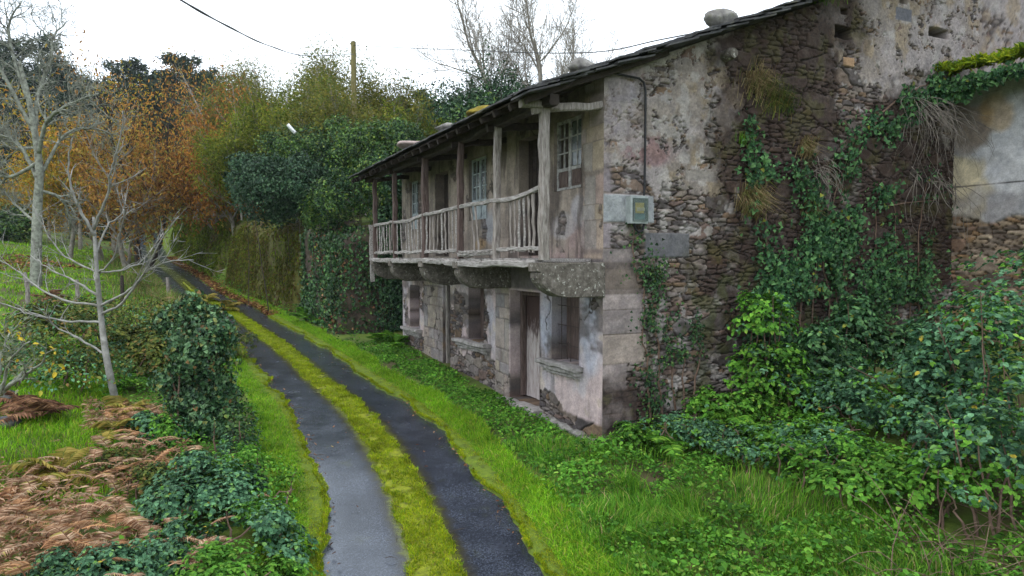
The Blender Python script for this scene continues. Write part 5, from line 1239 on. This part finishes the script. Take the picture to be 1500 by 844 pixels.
# dark evergreens behind the roof
for u, Y, vt, mt, lb in ((648, 46, 128, 'l_dark', 'dark evergreen behind the far roof end, left of the pair'), (692, 44, 112, 'l_dark', 'dark evergreen below the bare tree trunk'), (728, 42, 104, 'l_dark', 'dark evergreen nearest the ochre moss cushion'), (705, 36, 158, 'l_laurel', 'mid green bush just above the roof eave'), (665, 36, 172, 'l_laurel', 'lower green bush above the flat roof stone'), (462, 41, 172, 'l_dark', 'dark ivy covered stem standing in the yellow willows')):
    b, h = hbase(u, Y, vt)
    c = b + A([0, 0, h * .55]); r = (h * .26, h * .26, h * .5)
    bush('evergreen_bush', [(c, r), (c + A([h * .15, 0, h * .1]), (h * .18, h * .2, h * .3)), (c + A([-h * .15, .2, -h * .05]), (h * .2, h * .2, h * .3))], 8000, .16, M[mt], lb, 'shrub', flat=False, lump=.5, inner=.4, stems=4, stem_mat=M['bark_dark'])
rng = np.random.default_rng(31)
# bare plane trees behind the house
P_PL = dict(n=[10, 7, 6, 3], ang=[38, 38, 40, 38], ratio=[.46, .56, .56, .55], wig=.08, up=.06, start=.34, rr=.5, trunk=.70, shrink=.35, rmin=.009, leadr=.5)
for u, Y, vt, r, lb in ((752, 44, -45, .20, 'bare tree with an ivied trunk behind the roof, left of the pair'), (805, 46, -60, .21, 'bare tree with a straight pale trunk directly behind the roof boulder'), (838, 52, 10, .17, 'bare tree leaning right behind the roof boulder'), (700, 50, 60, .12, 'small bare tree with drooping twigs below the thin wire')):
    b, h = hbase(u, Y, vt)
    tree('bare_tree', b, h, r * 1.05, P_PL, 4, M['bark_plane'], lb, lean=(.06 if u == 832 else 0, 0, 1))
b, h = hbase(750, 43.6, 60); bush('trunk_ivy', [(b + A([.1, 0, 3.8]), (.35, .35, 2.6))], 1800, .14, M['l_dark'], 'ivy wrapped round the trunk of the left bare tree', 'ivy', flat=False, stems=1)

rng = np.random.default_rng(29)
# far wood of conifers and eucalyptus
def conifer(name, h, r, mat, n, label, group, k=0):
    root = empty(name, (0, 0, 0)); tag(root, label, 'tree', group)
    b = MB(); b.tube([(0, 0, -1.5), (.1, 0, h * .5), (0, 0, h * .95)], [.02 * h, .012 * h, .003 * h], 7)
    P, D, N = [], [], []
    q = 30
    for i in range(q):                    # boughs
        t = .22 + .76 * i / q; a = i * 2.4 + rng.uniform(-.5, .5); l = r * (1.05 - t) ** .6 * rng.uniform(.55, 1.15)
        e = A([math.cos(a) * l, math.sin(a) * l, h * t + l * rng.uniform(-.15, .35)]); o = A([0, 0, h * t]); b.tube([o, (o + e) / 2 + A([0, 0, .1]), e], [.05, .04, .02], 4)
        m = n // q; f = rng.random(m) ** .6
        P.append(o + (e - o) * f[:, None] + rng.normal(0, .26 + .11 * l, (m, 3)) * A([1, 1, .75])); dd = unit(e - o)
        D.append(unit(dd + rng.normal(0, .6, (m, 3)) + A([0, 0, .25]))); N.append(unit(rng.normal(0, .6, (m, 3)) + A([0, 0, 1])))
    b.build('trunk', M['bark_dark'], root)
    P = np.concatenate(P); cloud('crown', P, np.concatenate(D), np.concatenate(N), .42 * rng.uniform(.5, 1.3, len(P)), .36, mat, root, (0, 0, 0))
    return root
GR = 'conifers of the far wood'
CP = [conifer('conifer_tree', 14, 4.2, M['l_pine'], 6000, 'dark conifer in the far wood on the hillside', GR), conifer('conifer_tree', 16, 3.8, M['l_pine'], 6000, 'dark conifer in the far wood on the hillside', GR)]
CE = conifer('eucalyptus_tree', 17, 4.8, M['l_euca'], 5600, 'grey green eucalyptus in the far wood on the hillside', 'eucalyptus trees of the far wood')
used = set()
CON = []
for k in range(56):
    u = -90 + k * 7.5 + rng.uniform(-5, 5); Y = rng.uniform(88, 128); CON.append((u, Y, rng.uniform(.8, 1.15)))
for u, vt in ((8, 62), (25, 75), (40, 92), (72, 78), (108, 88), (262, 92), (250, 118), (282, 108), (160, 108), (205, 100), (130, 100), (180, 112), (225, 105), (90, 96), (300, 118), (320, 122)): 
    Y = rng.uniform(98, 112); b = gp(u, Y); CON.append((u, Y, (CAMZ + (378 - vt) / F * Y - b[2]) / 15))
for k in range(22):
    u = rng.uniform(430, 800); Y = rng.uniform(75, 120); b = gp(u, Y); CON.append((u, Y, min(1.0, max(.35, (CAMZ + (378 - 135 - rng.uniform(0, 25)) / F * Y - b[2]) / 15))))
for k, (u, Y, sc) in enumerate(CON):
    src = CE if k % 4 == 3 else CP[k % 2]
    o = src if src.name not in used else copy_tree(src)
    used.add(src.name); b = gp(u, Y); o.location = b; sc = max(sc, .3); o.scale = (sc, sc, sc); o.rotation_euler = (0, 0, rng.uniform(0, 6))

rng = np.random.default_rng(30)
# ------------------------------------------------------------------ left side of the lane
def gfind(u, v, y0=5., y1=120.):
    Y = np.linspace(y0, y1, 1500); X = (u - 750) / F * Y; z = G(X, Y); vv = 378 - (z - CAMZ) / Y * F
    i = np.where(vv <= v)[0]; Yk = Y[i[0]] if len(i) else y1
    return gp(u, Yk)
# ivy covered stump
stc = at(292, 600, 12.3)
bush('ivy_stump', [(at(295 + 6 * math.sin(v * .05), v, 12.3), (.50 - .0012 * abs(v - 540), .48, .40)) for v in (625, 580, 535, 495)] + [(at(292 + rng.uniform(-52, 46) * (1.05 - abs(v - 540) / 230), v, 12.3 + rng.normal(0, .22)), (rng.uniform(.17, .33),) * 2 + (rng.uniform(.2, .36),)) for v in np.linspace(452, 640, 17)] + [(at(288, 442, 12.4), (.14, .15, .2)), (at(240, 470, 12.5), (.2, .2, .24))], 13000, .072, M['l_stump'], 'tall stump wrapped in glossy ivy beside the lane', 'ivy stump', W=.9, kind='ivy', flat=False, lump=.62, inner=.3, stems=14, droop=.9, upbias=.1)
tb = MB(); b0 = gp(294, 12.3); tb.tube([b0 - A([0, 0, .1]), b0 + A([.03, 0, .9]), b0 + A([-.05, 0, 1.65])], [.24, .18, .08], 10); q = bpy.data.objects['ivy_stump']; tb.build('trunk', M['bark_dark'], q, True, base=q.location)
# pale young tree, main limbs drawn one by one and twigs grown from them
def limb_tree(name, Y, trunk, limbs, r0, bark, label, prm, base, twig=(5, .9), maxlev=2, dy=.9, wsc=1.0):
    root = empty(name, base); tag(root, label, 'tree')
    tubes = []; tips = []
    P = A([at(u, v, Y + (0 if k == 0 else rng.normal(0, .05))) for k, (u, v) in enumerate(trunk)]); P[0] = base - A([0, 0, .1])
    Pc = catmull(P, 5); tr = MB(); tr.tube(Pc, np.linspace(r0, r0 * .3, len(Pc)), 9); tr.build('trunk', bark, root, True, base=base)
    br = MB()
    for k, (w, pts) in enumerate(limbs):
        s = rng.uniform(-dy, dy); n = len(pts)
        Q = A([at(u, v, Y + s * i / (n - 1)) for i, (u, v) in enumerate(pts)]); d = np.linalg.norm(Pc - Q[0], axis=1).argmin(); Q[0] = Pc[d]; w = w * wsc
        Qc = catmull(Q, 5) + rng.normal(0, .012, ((n - 1) * 5 + 1, 3)); rad = np.linspace(r0 * w, r0 * w * .3, len(Qc)); br.tube(Qc, rad, 6)
        L = np.linalg.norm(np.diff(Qc, axis=0), axis=1).sum()
        for q in range(twig[0]):
            i = int(len(Qc) * (.3 + .7 * (q + rng.random()) / twig[0])) - 1; i = max(1, min(i, len(Qc) - 2))
            dd = unit(unit(Qc[i + 1] - Qc[i]) + rng.normal(0, .55, 3) + A([0, 0, .2])); grow(Qc[i], dd, L * .35 * rng.uniform(.5, 1.2) * twig[1], max(rad[i] * .55, .006), 1, maxlev, prm, tubes, tips, q)
    for pts, rad, lev in tubes: br.tube(pts, rad, 4, False)
    br.build('branches', bark, root, True, base=base)
    return root
P_SA = dict(n=[4, 3, 2], ang=[45, 45, 40], ratio=[.5, .5, .5], wig=.13, up=.02, rmin=.005, rr=.6, lead=False, step=.15)
sb = gfind(166, 592)
limb_tree('young_tree', sb[1], [(166, 592), (152, 520), (146, 460), (142, 400), (140, 345), (139, 318)],
  [(.62, [(140, 345), (122, 312), (110, 285), (105, 240), (112, 205)]), (.62, [(140, 340), (152, 305), (163, 275), (166, 250), (178, 215), (185, 165)]), (.42, [(150, 372), (158, 332), (182, 312), (186, 285)]),
   (.5, [(145, 470), (95, 470), (45, 460), (0, 443), (-40, 430)]), (.5, [(145, 452), (88, 438), (50, 418), (20, 392), (-20, 370)]), (.5, [(143, 442), (110, 412), (75, 395), (45, 375)]), (.45, [(150, 515), (115, 497), (76, 478), (70, 462)]),
   (.55, [(146, 460), (175, 447), (200, 415), (218, 392), (232, 360), (262, 318)]), (.5, [(145, 445), (190, 425), (215, 398), (240, 385), (285, 380)]), (.42, [(143, 405), (185, 395), (212, 378), (240, 340)]), (.35, [(141, 400), (95, 375), (70, 340), (50, 300)]), (.4, [(142, 402), (165, 380), (180, 330), (185, 300)]), (.3, [(144, 430), (136, 400), (137, 380)])],
  .072, M['bark_pale'], 'slender pale young tree with bare spreading branches', P_SA, sb, wsc=.72, twig=(7, .9))
lbp = gfind(52, 420, 18)
P_LI = dict(n=[6, 5, 4], ang=[55, 50, 50], ratio=[.6, .55, .55], wig=.27, up=.03, rmin=.011, rr=.6, lead=True, leadr=.5, step=.25)
limb_tree('lichen_tree', lbp[1], [(52, 420), (54, 370), (58, 300), (62, 250), (57, 195), (48, 140), (38, 95)],
  [(.6, [(60, 230), (75, 180), (110, 155), (150, 140)]), (.6, [(58, 200), (40, 165), (18, 120), (-10, 60), (-5, 10)]), (.55, [(57, 190), (64, 140), (82, 95), (88, 60), (105, 40)]), (.5, [(60, 270), (35, 215), (5, 200), (-40, 195)]), (.5, [(61, 240), (20, 260), (-20, 250), (-50, 270)]), (.5, [(50, 150), (30, 90), (25, 40), (45, 8)]), (.45, [(60, 280), (90, 290), (105, 320), (102, 350)]), (.45, [(62, 260), (100, 200), (140, 190), (175, 200)]), (.4, [(58, 215), (15, 215), (-20, 160)]), (.4, [(56, 330), (25, 300), (10, 280)])],
  .27, M['bark_lichen'], 'gnarled grey tree covered with lichen on the meadow', P_LI, lbp, twig=(19, .8), maxlev=3, dy=2.5, wsc=.72)
# lichened branch with a few yellow leaves at the edge
bb = gp(-40, 9.2)
r_ = limb_tree('edge_sapling', 9.2, [(-40, 640), (-20, 600), (5, 570), (30, 545)], [(.6, [(5, 570), (35, 550), (62, 528)]), (.5, [(-10, 585), (10, 530), (40, 500)]), (.5, [(-20, 600), (0, 520), (15, 480)])], .05, M['bark_lichen'], 'small lichened sapling with a few yellow leaves at the picture edge', P_SA, bb, twig=(5, .8))
P = A([at(rng.normal(70, 12), rng.normal(520, 14), 9.2 + rng.normal(0, .2)) for _ in range(14)] + [at(rng.uniform(-20, 45), rng.uniform(470, 545), 9.2 + rng.normal(0, .25)) for _ in range(16)])
N = unit(rng.normal(0, .5, (len(P), 3)) + A([0, -.6, .6])); cloud('yellow_leaves', P, leaf_dirs(N, .9), N, .085 * rng.uniform(.7, 1.2, len(P)), .6, M['l_yellow'], r_, bb)
P = A([at(rng.uniform(-30, 50), rng.normal(515, 26), 9.2 + rng.normal(0, .3)) for _ in range(260)]); N = unit(rng.normal(0, .5, P.shape) + A([0, -.4, .7])); cloud('grey_leaves', P, leaf_dirs(N, .6), N, .07 * rng.uniform(.6, 1.2, len(P)), .55, M['l_greygreen'], r_, bb)

rng = np.random.default_rng(32)
# brambles and shrubs left of the lane
def glob(u, Y, up, r): c = gp(u, Y); c[2] += up; return (c, r)
LB = [
 ([glob(300, 9.0, .25, (.7, .7, .5)), glob(250, 8.6, .2, (.45, .5, .4))], 2800, .058, 'l_bramble', 'dark bramble below the ivy stump'),
 ([glob(340, 8.0, .2, (.6, .6, .45)), glob(255, 7.7, .15, (.4, .4, .35)), glob(395, 7.9, .1, (.4, .5, .35))], 2800, .058, 'l_bramble', 'near bramble at the bottom edge left of the lane'),
 ([glob(360, 9.6, .25, (.6, .7, .45)), glob(390, 8.9, .15, (.4, .5, .35)), glob(330, 10.2, .2, (.4, .5, .35))], 2600, .055, 'l_nettle', 'light green nettles between the ivy stump and the lane'),
 ([glob(300, 7.1, .15, (.6, .4, .40)), glob(395, 7.3, .1, (.35, .4, .3))], 1800, .055, 'l_nettle', 'yellow green nettles at the bottom edge beside the near bramble'),
 ([glob(330, 10.6, .35, (.32, .3, .7)), glob(352, 11.4, .3, (.3, .3, .6))], 900, .06, 'l_laurel', 'leggy light green shrub right of the ivy stump'),
 ([glob(238, 11.3, .15, (.45, .4, .4)), glob(345, 11.4, .1, (.3, .4, .3))], 1300, .07, 'l_bramble', 'low bramble round the foot of the ivy stump'),
 ([glob(150, 7.0, .1, (.55, .35, .38)), glob(60, 6.9, .05, (.4, .3, .3)), glob(215, 7.3, .1, (.4, .35, .35))], 2400, .05, 'l_bramble', 'low bramble along the bottom edge among the dead bracken'),
 ([glob(205, 9.2, .15, (.38, .35, .34)), glob(165, 9.9, .1, (.3, .3, .26))], 1400, .05, 'l_scrub', 'small olive bramble growing through the dead bracken'),
 ([glob(110, 18, .6, (1.5, 1.2, .9)), glob(70, 17, .5, (1.1, 1.1, .8))], 3000, .10, 'l_scrub', 'dark bramble heap behind the young tree'),
 ([glob(205, 16.5, .5, (1.3, 1.0, .8)), glob(240, 15.5, .4, (.8, .8, .7))], 2600, .09, 'l_scrub', 'grey green bramble right of the young tree'),
 ([glob(180, 22, .5, (2.2, 1.2, .8)), glob(250, 21, .4, (1.4, 1.1, .8)), glob(310, 19.5, .35, (1.0, 1.2, .6))], 4600, .10, 'l_scrub', 'yellowing low scrub along the fence'),
 ([glob(40, 13.5, .35, (1.1, 1.0, .7)), glob(110, 13.6, .3, (.9, .8, .6))], 2600, .08, 'l_scrub', 'mossy green low scrub in front of the young tree'),
]
for lobes, n, L, mt, lb in LB:
    bush('bramble_bush' if 'bramble' in lb else 'scrub_bush', lobes, n, L, M[mt], lb, 'bramble' if 'bramble' in lb else 'shrub', lump=.45, stems=9, inner=.4, W=.75, upbias=.8, tri=n < 2900 and 'bramble' in lb)
# hedge and small trees far across the meadow
for u, Y, vt, mt, lb in ((12, 58, 318, 'l_laurel', 'small round tree on the meadow at the picture edge'), (-20, 70, 300, 'l_dark', 'dark hedge tree at the far meadow edge, outermost'), (60, 72, 305, 'l_dark', 'dark hedge tree behind the lichen covered trunk'), (110, 74, 300, 'l_dark', 'dark hedge tree at the far meadow edge under golden leaves'), (160, 72, 310, 'l_dark', 'dark hedge tree left of the forked chestnut'), (295, 62, 300, 'l_dark', 'dark green shrub at the lane bend on top of the bank')):
    b, h = hbase(u, Y, vt); c = b + A([0, 0, h * .55]); bush('hedge_tree', [(c, (h * .5, h * .5, h * .5)), (c + A([h * .4, .2, -h * .1]), (h * .4, h * .4, h * .4)), (c + A([-h * .4, .2, -h * .1]), (h * .4, h * .4, h * .4))], 4200, .24, M[mt], lb, 'shrub', flat=False, lump=.4, stems=4, stem_mat=M['bark_dark'])
rng = np.random.default_rng(33)
# bracken
k = 0
BRK = []
for (u, Y) in [(20, 7.2), (90, 7.4), (165, 7.5), (225, 7.9), (60, 8.0), (130, 8.2), (195, 8.5), (10, 8.3), (95, 8.9), (160, 9.1), (215, 9.4), (50, 9.2), (130, 9.9), (185, 10.1), (225, 10.4), (90, 10.0), (175, 11.0), (215, 11.5), (195, 12.2), (160, 11.9), (150, 10.5), (-20, 7.6), (70, 7.0), (150, 6.9), (220, 7.1), (20, 7.9)]: BRK.append((u + rng.normal(0, 8), Y + rng.normal(0, .15)))
for k, (u, Y) in enumerate(BRK):
    c = gp(u, Y); c[2] += rng.uniform(.05, .34)
    fern('dead_bracken', c, 8, .52, (M['f_dead'], M['f_dead2'], M['f_dead'])[k % 3], 'collapsed clump of dead tan bracken on the slope left of the lane', 'bracken', 'dead bracken on the near slope', elev=(-5, 45), arch=.4, n=24, wid=.22, droop=.05, pinw=.15, spread=.34)
for u, v, mt, lb in ((185, 600, 'f_yel', 'yellowing fern at the foot of the young tree'), (165, 632, 'f_yel', 'pale yellow fern on top of the dead bracken'), (78, 700, 'f_yel', 'golden fern beside the green grass patch'), (28, 590, 'f_rust', 'rust brown bracken heap at the picture edge'), (55, 610, 'f_rust', 'dark rusty fern right of the rust brown heap'), (212, 500, 'f_yel', 'dry fern bent in hoops beside the ivy stump'), (300, 430, 'f_yel', 'yellow fern above the ivy stump by the lane'), (335, 445, 'f_yel', 'small yellowing fern at the lane edge behind the ivy stump'), (245, 440, 'f_dead', 'faded bracken behind the ivy stump'), (185, 560, 'f_green', 'small green fern beside the pale trunk'), (75, 430, 'f_rust', 'brown bracken round the fence post under the lichen covered tree'), (140, 480, 'f_rust', 'brown bracken in the dark bramble heap')):
    c = gfind(u, v + 14); s_ = 1 + .02 * max(0, c[1] - 12)
    fern('bracken' if mt != 'f_green' else 'green_fern', c + A([0, 0, .12]), 8, .8 * s_, M[mt], lb, 'fern', elev=(20, 65), arch=.6, n=20, wid=.28, droop=.2)
# bracken litter under the clumps: flat tangle nobody could count
x, y = scatter(26000, (-8.5, -3.2), (6.0, 13)); w, z0, al = near_lane(x, y); u_ = 750 + x / y * F
m = fbm(x * 1.2, y * 1.2, 3, 2)
ok = (w < -2.0) & (u_ < 270) & (rng.random(len(x)) < sst(m, .35, .5)) & ~((u_ < 120) & (y > 9.6) )
x, y = x[ok], y[ok]; n = len(x); N = unit(rng.normal(0, .35, (n, 3)) + A([0, 0, 1]))
V, Q = leaves(np.stack([x, y, G(x, y) + rng.random(n) * .22], -1), leaf_dirs(N, .1), N, .10 * rng.uniform(.5, 1.4, n), .13)
tag(mk('bracken_litter', V, [Q], M['f_dead']), 'matted dead bracken litter between the brown clumps', 'bracken', kind='stuff')
rng = np.random.default_rng(34)
# left weeds along the lane and on the slope
x, y = scatter(60000, (-12, -2), (5.5, 26)); w, z0, al = near_lane(x, y); u_ = 750 + x / y * F; m = fbm(x * 1.2 + 3, y * 1.2, 3, 4)
ok = (w < -HW - .55) & (rng.random(len(x)) < sst(m, .34, .5) * (.62 + .38 * (u_ > 240))) & ~((u_ < 130) & (y < 13.2)); x, y, m, w = x[ok], y[ok], m[ok], w[ok]; n = len(x)
N = unit(rng.normal(0, .45, (n, 3)) + A([0, 0, 1]))
V, Q = leaves(np.stack([x, y, G(x, y) + .03 + rng.random(n) * .28 * sst(m, .38, .6) * sst(-w, 1.8, 2.4)], -1), leaf_dirs(N, .15), N, .06 * rng.uniform(.6, 1.4, n) * (1 + .03 * (y - 8)), .72)
tag(mk('slope_weeds', V, [Q], M['l_nettle']), 'mixed green weeds on the slope left of the lane', 'weeds', kind='stuff')
# meadow grass: near patch dense, far thin
x, y = scatter(42000, (-12, -4.5), (8.6, 15)); u_ = 750 + x / y * F; ok = (u_ < 175 - 0 * y) & (u_ > -120) & (y > 8.8); x, y = x[ok], y[ok]; n = len(x)
V, Fs = blades(np.stack([x, y, G(x, y)], -1), rng.uniform(.06, .17, n), .006, .7); tag(mk('meadow_grass', V, Fs, M['g_fresh']), 'bright green grass patch beside the dead bracken', 'grass', kind='stuff')
x, y = scatter(60000, (-48, -10), (17, 62)); w, z0, al = near_lane(x, y); ok = (w < -3) & (x / y < -.42); x, y = x[ok], y[ok]; n = len(x)
V, Fs = blades(np.stack([x, y, G(x, y)], -1), rng.uniform(.08, .22, n), .022, .8); tag(mk('meadow_grass', V, Fs, M['g_fresh']), 'mown green meadow behind the fence', 'grass', kind='stuff')
# tall dry grass between the lane and the meadow
al = a_of_y(21) + (a_of_y(56) - a_of_y(21)) * rng.random(26000); wv = -1.35 - np.abs(rng.normal(0, 1.0, 26000)); P = lane(al, wv); m = fbm(P[:, 0] * .9, P[:, 1] * .9, 3, 5); P = P[m > .40]; n = len(P)
P[:, 2] = G(P[:, 0], P[:, 1]); hh = rng.uniform(.25, .65, n) * (.5 + .9 * sst(-wv[m > .40], 1.35, 2.2))
for q, mt in enumerate(('g_dry', 'l_scrub', 'g_long')):
    V, Fs = blades(P[q::3], hh[q::3], .012, .8); tag(mk('verge_grass', V, Fs, M[mt]), ('dry straw grass standing between the lane and the meadow', 'olive rough grass standing between the lane and the meadow', 'green long grass standing between the lane and the meadow')[q], 'grass', kind='stuff')
# fallen leaves
def litter(name, x, y, L, label, dz=.03, mat='l_fallen'):
    n = len(x); N = unit(rng.normal(0, .35, (n, 3)) + A([0, 0, 1])); V, Q = leaves(np.stack([x, y, G(x, y, False) + dz], -1), leaf_dirs(N, 0), N, L * rng.uniform(.6, 1.3, n), .6)
    tag(mk(name, V, [Q], M[mat]), label, 'fallen leaves', kind='stuff')
al = a_of_y(30) + (a_of_y(60) - a_of_y(30)) * rng.random(3800); P = lane(al, HW - .1 + np.abs(rng.normal(0, .38, 3800))); litter('fallen_leaves', P[:, 0], P[:, 1], .15, 'drift of brown leaves along the lane under the mossy bank', .05)
x, y = scatter(14000, (-34, -15), (26, 52)); w, _, _ = near_lane(x, y); ok = (w < -2.2) & (rng.random(len(x)) < sst(fbm(x * .25, y * .18, 3, 4), .46, .6)); litter('fallen_leaves', x[ok], y[ok], .20, 'brown fallen leaves spread over the meadow under the chestnuts', .10)
al = A0 + (a_of_y(32) - A0) * rng.random(900); sgn = rng.choice([-1, 1], 900); P = lane(al, sgn * (1.10 + np.abs(rng.normal(0, .12, 900))) + (rng.random(900) < .3) * rng.uniform(-1.2, 1.2, 900)); n = len(P)
N = unit(rng.normal(0, .3, (n, 3)) + A([0, 0, 1])); V, Q = leaves(P + A([0, 0, .035]), leaf_dirs(N, 0), N, .055 * rng.uniform(.5, 1.4, n), .55); tag(mk('lane_litter', V, [Q], M['l_fallen']), 'small scattered brown leaves on the wet lane', 'fallen leaves', kind='stuff')
b = MB()
for k in range(60):
    a = A0 + (a_of_y(24) - A0) * rng.random(); w_ = rng.choice([-1.12, -.3, .3, 1.15]) + rng.normal(0, .12); p = lane(A([a]), A([w_]), .03)[0]; th = rng.uniform(0, 2 * pi); l = rng.uniform(.04, .14)
    d = A([math.cos(th), math.sin(th), 0]); b.tube([p - d * l, p + A([0, 0, .012]) + rng.normal(0, .01, 3), p + d * l], [.004, .006, .003], 4)
tag(b.build('twig_litter', M['bark_dark']), 'dark broken twigs scattered along the lane edges', 'twigs', kind='stuff')
# fence posts and wire
FP = []
for u, v, lb in ((39, 446, 'grey fence post beside the lichen covered trunk'), (112, 448, 'thin fence post behind the branches of the young tree'), (178, 446, 'short dark fence post right of the young tree'), (-20, 448, 'fence post at the picture edge'), (245, 444, 'low fence post just above the ivy stump')):
    c = gfind(u, v, 15); b = MB(); h = rng.uniform(1.0, 1.25); b.tube([c - A([0, 0, .2]), c + A([.02, 0, h * .5]), c + A([rng.normal(0, .04), 0, h])], [.085, .08, .07], 8)
    o = b.build('fence_post', M['wood'] if u != 178 else M['wood_dark'], base=c); tag(o, lb, 'fence post', 'posts of the meadow fence'); FP.append((u, c, h))
FP.sort(key=lambda q: q[0]); b = MB()
for z in (.45, .85): b.tube([c + A([0, -.09, z]) for _, c, h in FP], .006, 4)
tag(b.build('fence_wire', M['iron'], base=FP[0][1]), 'rusty fence wire strung along the meadow posts', 'wire')
# loose stones at the left edge
for k, (u, v, r, lb) in enumerate(((-2, 575, .22, 'pale stone at the picture edge below the sapling, uppermost'), (4, 612, .18, 'grey stone at the picture edge under the uppermost pale stone'))):
    c = gfind(u, v + 16); rock('loose_stone', c + A([0, 0, .06]), (r, r * .8, r * .6), M['slate'], lb, 'stone', k=k + 3)
# ------------------------------------------------------------------ pole, cables, lamp
pb = gp(521, 44); pt = at(521, 66, 44)
b = MB(); b.tube([pb - A([0, 0, .5]), (pb + pt) / 2, pt], [.20, .18, .155], 10); pole = b.build('utility_pole', surf('mossy_pole', [(.3, (.10, .085, .03)), (.7, (.24, .21, .09))], sc=5, scale=(3, 3, .6), rough=.95), base=pb)
tag(pole, 'mossy wooden utility pole rising above the willows', 'utility pole')
b = MB(); c = catmull(A([at(60, -150, 4.5), at(180, -58, 7), at(262, 0, 9.2), at(340, 44, 13.5), at(400, 72, 20), at(455, 86, 29), at(521, 84, 43.8)]), 12)
t = np.arange(len(c)) * .9
b.tube(c, .017 + .004 * np.sin(t), 6); tag(b.build('cable', M['black'], base=c[20]), 'thick twisted black cable coming down to the pole from overhead', 'cable')
b = MB(); c = catmull(A([at(521, 71, 43.9), at(600, 75, 35), at(680, 78, 29), at(790, 82, 24), at(880, 80, 20.5), at(960, 64, 17.5), at(1018, 53, 15.6), at(1035, 50, 15.0)]), 10)
b.tube(c, .016, 6); tag(b.build('cable', M['black'], base=c[20]), 'thin black wire running from the pole to the house roof', 'cable')
lp = gp(436, 34.6); lh = at(430, 190, 32.6)
root = empty('street_lamp', lp); tag(root, 'white street lamp head among the bushes above the bluish evergreen', 'street lamp')
b = MB(); b.tube([lp, A([lp[0], lp[1], lh[2] - .3]), lh + A([.12, 0, -.12])], [.06, .05, .04], 8); b.build('pole', plain('galvanised_steel', (.3, .31, .32), .5), root, base=lp)
b = MB(); b.beam(lh + A([-.17, 0, .16]), lh + A([.16, .05, -.22]), .26, .16, .002, 4, ch=.25); b.build('lamp_head', plain('white_enamel', (.8, .8, .8), .4), root, base=lp)
b = MB(); b.beam(lh + A([-.10, -.09, .07]), lh + A([.11, -.06, -.16]), .18, .05, .001, 3, ch=.3); b.build('lamp_glass', plain('lamp_glass', (.6, .62, .63), .3), root, base=lp)

# ------------------------------------------------------------------ sky, sun, camera
w_ = bpy.data.worlds.new('World'); SC.world = w_; w_.use_nodes = True
nt = w_.node_tree; nt.nodes.clear()
out = nt.nodes.new('ShaderNodeOutputWorld'); bg = nt.nodes.new('ShaderNodeBackground')
sky = nt.nodes.new('ShaderNodeTexSky'); sky.sky_type = 'NISHITA'; sky.sun_disc = False
SUN_EL, SUN_AZ = 62, 215          # elevation, compass bearing of the sun (y is north)
sky.sun_elevation = R(SUN_EL); sky.sun_rotation = R(SUN_AZ); sky.air_density = 1.0; sky.dust_density = 3
mx = nt.nodes.new('ShaderNodeMix'); mx.data_type = 'RGBA'; mx.inputs[0].default_value = .88
nz = noise(nt, coords(nt, (1, 1, 2.2), 'Generated'), 2.2, 5, .55)
cl = ramp(nt, [(.3, (.80, .89, 1.0)), (.7, (.90, .955, 1.0))], nz)
sc_ = nt.nodes.new('ShaderNodeVectorMath'); sc_.operation = 'SCALE'; sc_.inputs['Scale'].default_value = 17.0
nt.links.new(cl, sc_.inputs[0]); nt.links.new(sky.outputs[0], mx.inputs[6]); nt.links.new(sc_.outputs[0], mx.inputs[7])
nt.links.new(mx.outputs[2], bg.inputs[0]); bg.inputs[1].default_value = .12; nt.links.new(bg.outputs[0], out.inputs[0])
sl_ = bpy.data.lights.new('sun', 'SUN'); sl_.energy = 1.2; sl_.angle = R(25); sl_.color = (1, .965, .92)
so = bpy.data.objects.new('sun', sl_); COL.objects.link(so)
from mathutils import Vector
az, el = R(SUN_AZ), R(SUN_EL)
dv = Vector((math.sin(az) * math.cos(el), math.cos(az) * math.cos(el), math.sin(el)))
so.rotation_euler = dv.to_track_quat('Z', 'Y').to_euler(); so.location = (0, 0, 40)
hb = MB(); hb.box((-150, -12, -4), (60, 190, 72)); hm = bpy.data.materials.new('haze_air'); hm.use_nodes = True
hnt = hm.node_tree; hnt.nodes.clear(); ho = hnt.nodes.new('ShaderNodeOutputMaterial'); hv = hnt.nodes.new('ShaderNodeVolumePrincipled')
hv.inputs['Color'].default_value = (.86, .92, 1, 1); hv.inputs['Density'].default_value = .00022; hnt.links.new(hv.outputs[0], ho.inputs['Volume'])
tag(hb.build('haze', hm), kind='stuff')
cd = bpy.data.cameras.new('camera'); cam = bpy.data.objects.new('camera', cd); COL.objects.link(cam)
cd.sensor_width = 36; cd.lens = 36 * F / 1500; cd.clip_end = 3000; cd.clip_start = .1
cam.location = (0, 0, CAMZ); cam.rotation_euler = (R(90 - math.degrees(math.atan(44 / F))), 0, 0)
SC.camera = cam
SC.view_settings.view_transform = 'Standard'; SC.view_settings.look = 'None'; SC.view_settings.exposure = .15; SC.view_settings.gamma = 1
SC.render.engine = 'CYCLES'; SC.cycles.use_denoising = True; SC.cycles.max_bounces = 6; SC.cycles.transparent_max_bounces = 12
